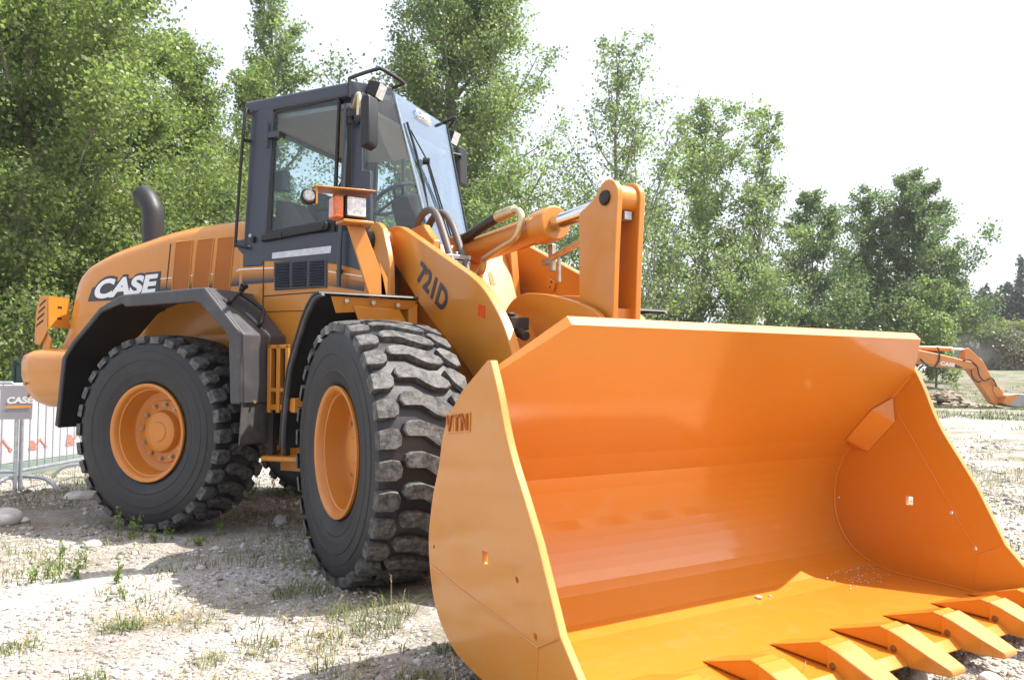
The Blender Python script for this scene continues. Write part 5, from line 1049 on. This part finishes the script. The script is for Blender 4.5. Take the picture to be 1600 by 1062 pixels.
# stone wall with overgrowth and the bank above it
WD = 62.0; wx, wy = place(1488, WD); t = thing('stone_wall', 'old grey stone retaining wall with ivy across the far end of the lot', 'wall', (wx, wy, float(ground_z(wx, wy)) - .5), None, math.atan2(RIGHT.y, RIGHT.x) - .12)
nx2, nz2 = 150, 30; xs = np.linspace(0, 30, nx2); zs = np.linspace(0, 1, nz2); XX, ZZ = np.meshgrid(xs, zs, indexing='ij')
hgt = 3.75 + .35 * vnoise(XX, XX * 0, 71, 2.2) - np.clip(1.0 - XX, 0, 1) * 1.0
dep = .9 * vnoise(XX, ZZ * 4, 72, 1.3) + .3 * vnoise(XX, ZZ * 4, 73, .45) - ZZ * .5 * -1
V = np.stack([XX, dep, ZZ * hgt], -1).reshape(-1, 3); id2 = np.arange(nx2 * nz2).reshape(nx2, nz2); F2 = np.stack([id2[:-1, :-1], id2[1:, :-1], id2[1:, 1:], id2[:-1, 1:]], -1).reshape(-1, 4)
V2 = np.concatenate([V, np.stack([XX[:, -1], dep[:, -1] + 5, hgt[:, -1] + .05], -1), np.stack([XX[:, -1], dep[:, -1] + 5, hgt[:, -1] * 0], -1)]); k0 = nx2 * nz2; tp_ = id2[:, -1]; e1 = k0 + np.arange(nx2); e2 = e1 + nx2
F3 = np.concatenate([F2, np.stack([tp_[:-1], tp_[1:], e1[1:], e1[:-1]], -1), np.stack([e1[:-1], e1[1:], e2[1:], e2[:-1]], -1)])
wm = np_mesh('masonry', V2, F3, 4); wm.materials.append(mat('old_masonry', (.25, .235, .225), .9, vary=.6, scale=1.6, bump=1.0, bscale=3.5, dirt=((.085, .095, .045), .8, .46, .60, .85)))
o = bpy.data.objects.new('masonry', wm); C.objects.link(o); o.parent = t
iv = []; r = np.random.default_rng(21)
for k in range(260):
    x_ = r.uniform(1.6, 29); z_ = 3.7 - abs(r.normal(0, 1.0)) * (1.5 if vnoise(np.array([x_]), np.array([0.]), 75, 3)[0] > 0 else .5); iv.append((x_, -.25, max(.6, z_)))
im = leaves_mesh('ivy', np.array(iv), .30, 5000, .17, 22); im.materials.append(LEAF['dull']); o = bpy.data.objects.new('ivy', im); C.objects.link(o); o.parent = t
sb = [(r.uniform(3.2, 29), -.35 - r.uniform(0, .5), r.uniform(.2, 3.3)) for k in range(420)]
sbm = leaves_mesh('scrub', np.array(sb), .26, 11000, .20, 27); sbm.materials.append(leaf_material('scrub_leaf', (.13, .115, .085), (.36, .31, .24), .2)); o = bpy.data.objects.new('scrub', sbm); C.objects.link(o); o.parent = t
dr = []
for k in range(260): dr.append((r.uniform(0.3, 30), r.uniform(.4, 2.5), 3.9))
dm = leaves_mesh('dry_grass', np.array(dr), .25, 9000, .30, 23, -1.2); dm.materials.append(leaf_material('dry_grass', (.16, .15, .06), (.30, .26, .11))); o = bpy.data.objects.new('dry_grass', dm); C.objects.link(o); o.parent = t

#HAZE
# ------------------------------------------------------------------ summer haze over the lot
hm = bpy.data.materials.new('haze'); hm.use_nodes = True; nt = hm.node_tree; nt.nodes.clear()
out = nt.nodes.new('ShaderNodeOutputMaterial'); pv = nt.nodes.new('ShaderNodeVolumePrincipled'); pv.inputs['Color'].default_value = (0.93, 0.95, 1.0, 1); pv.inputs['Density'].default_value = 0.0006; pv.inputs['Anisotropy'].default_value = 0.2
nt.links.new(pv.outputs[0], out.inputs['Volume'])
hz_ = obj('haze', MB().box((-900, -900, -3.0), (900, 900, 40.0)), hm); tag(hz_, 'thin bright summer haze over the whole lot', 'haze', kind='stuff')
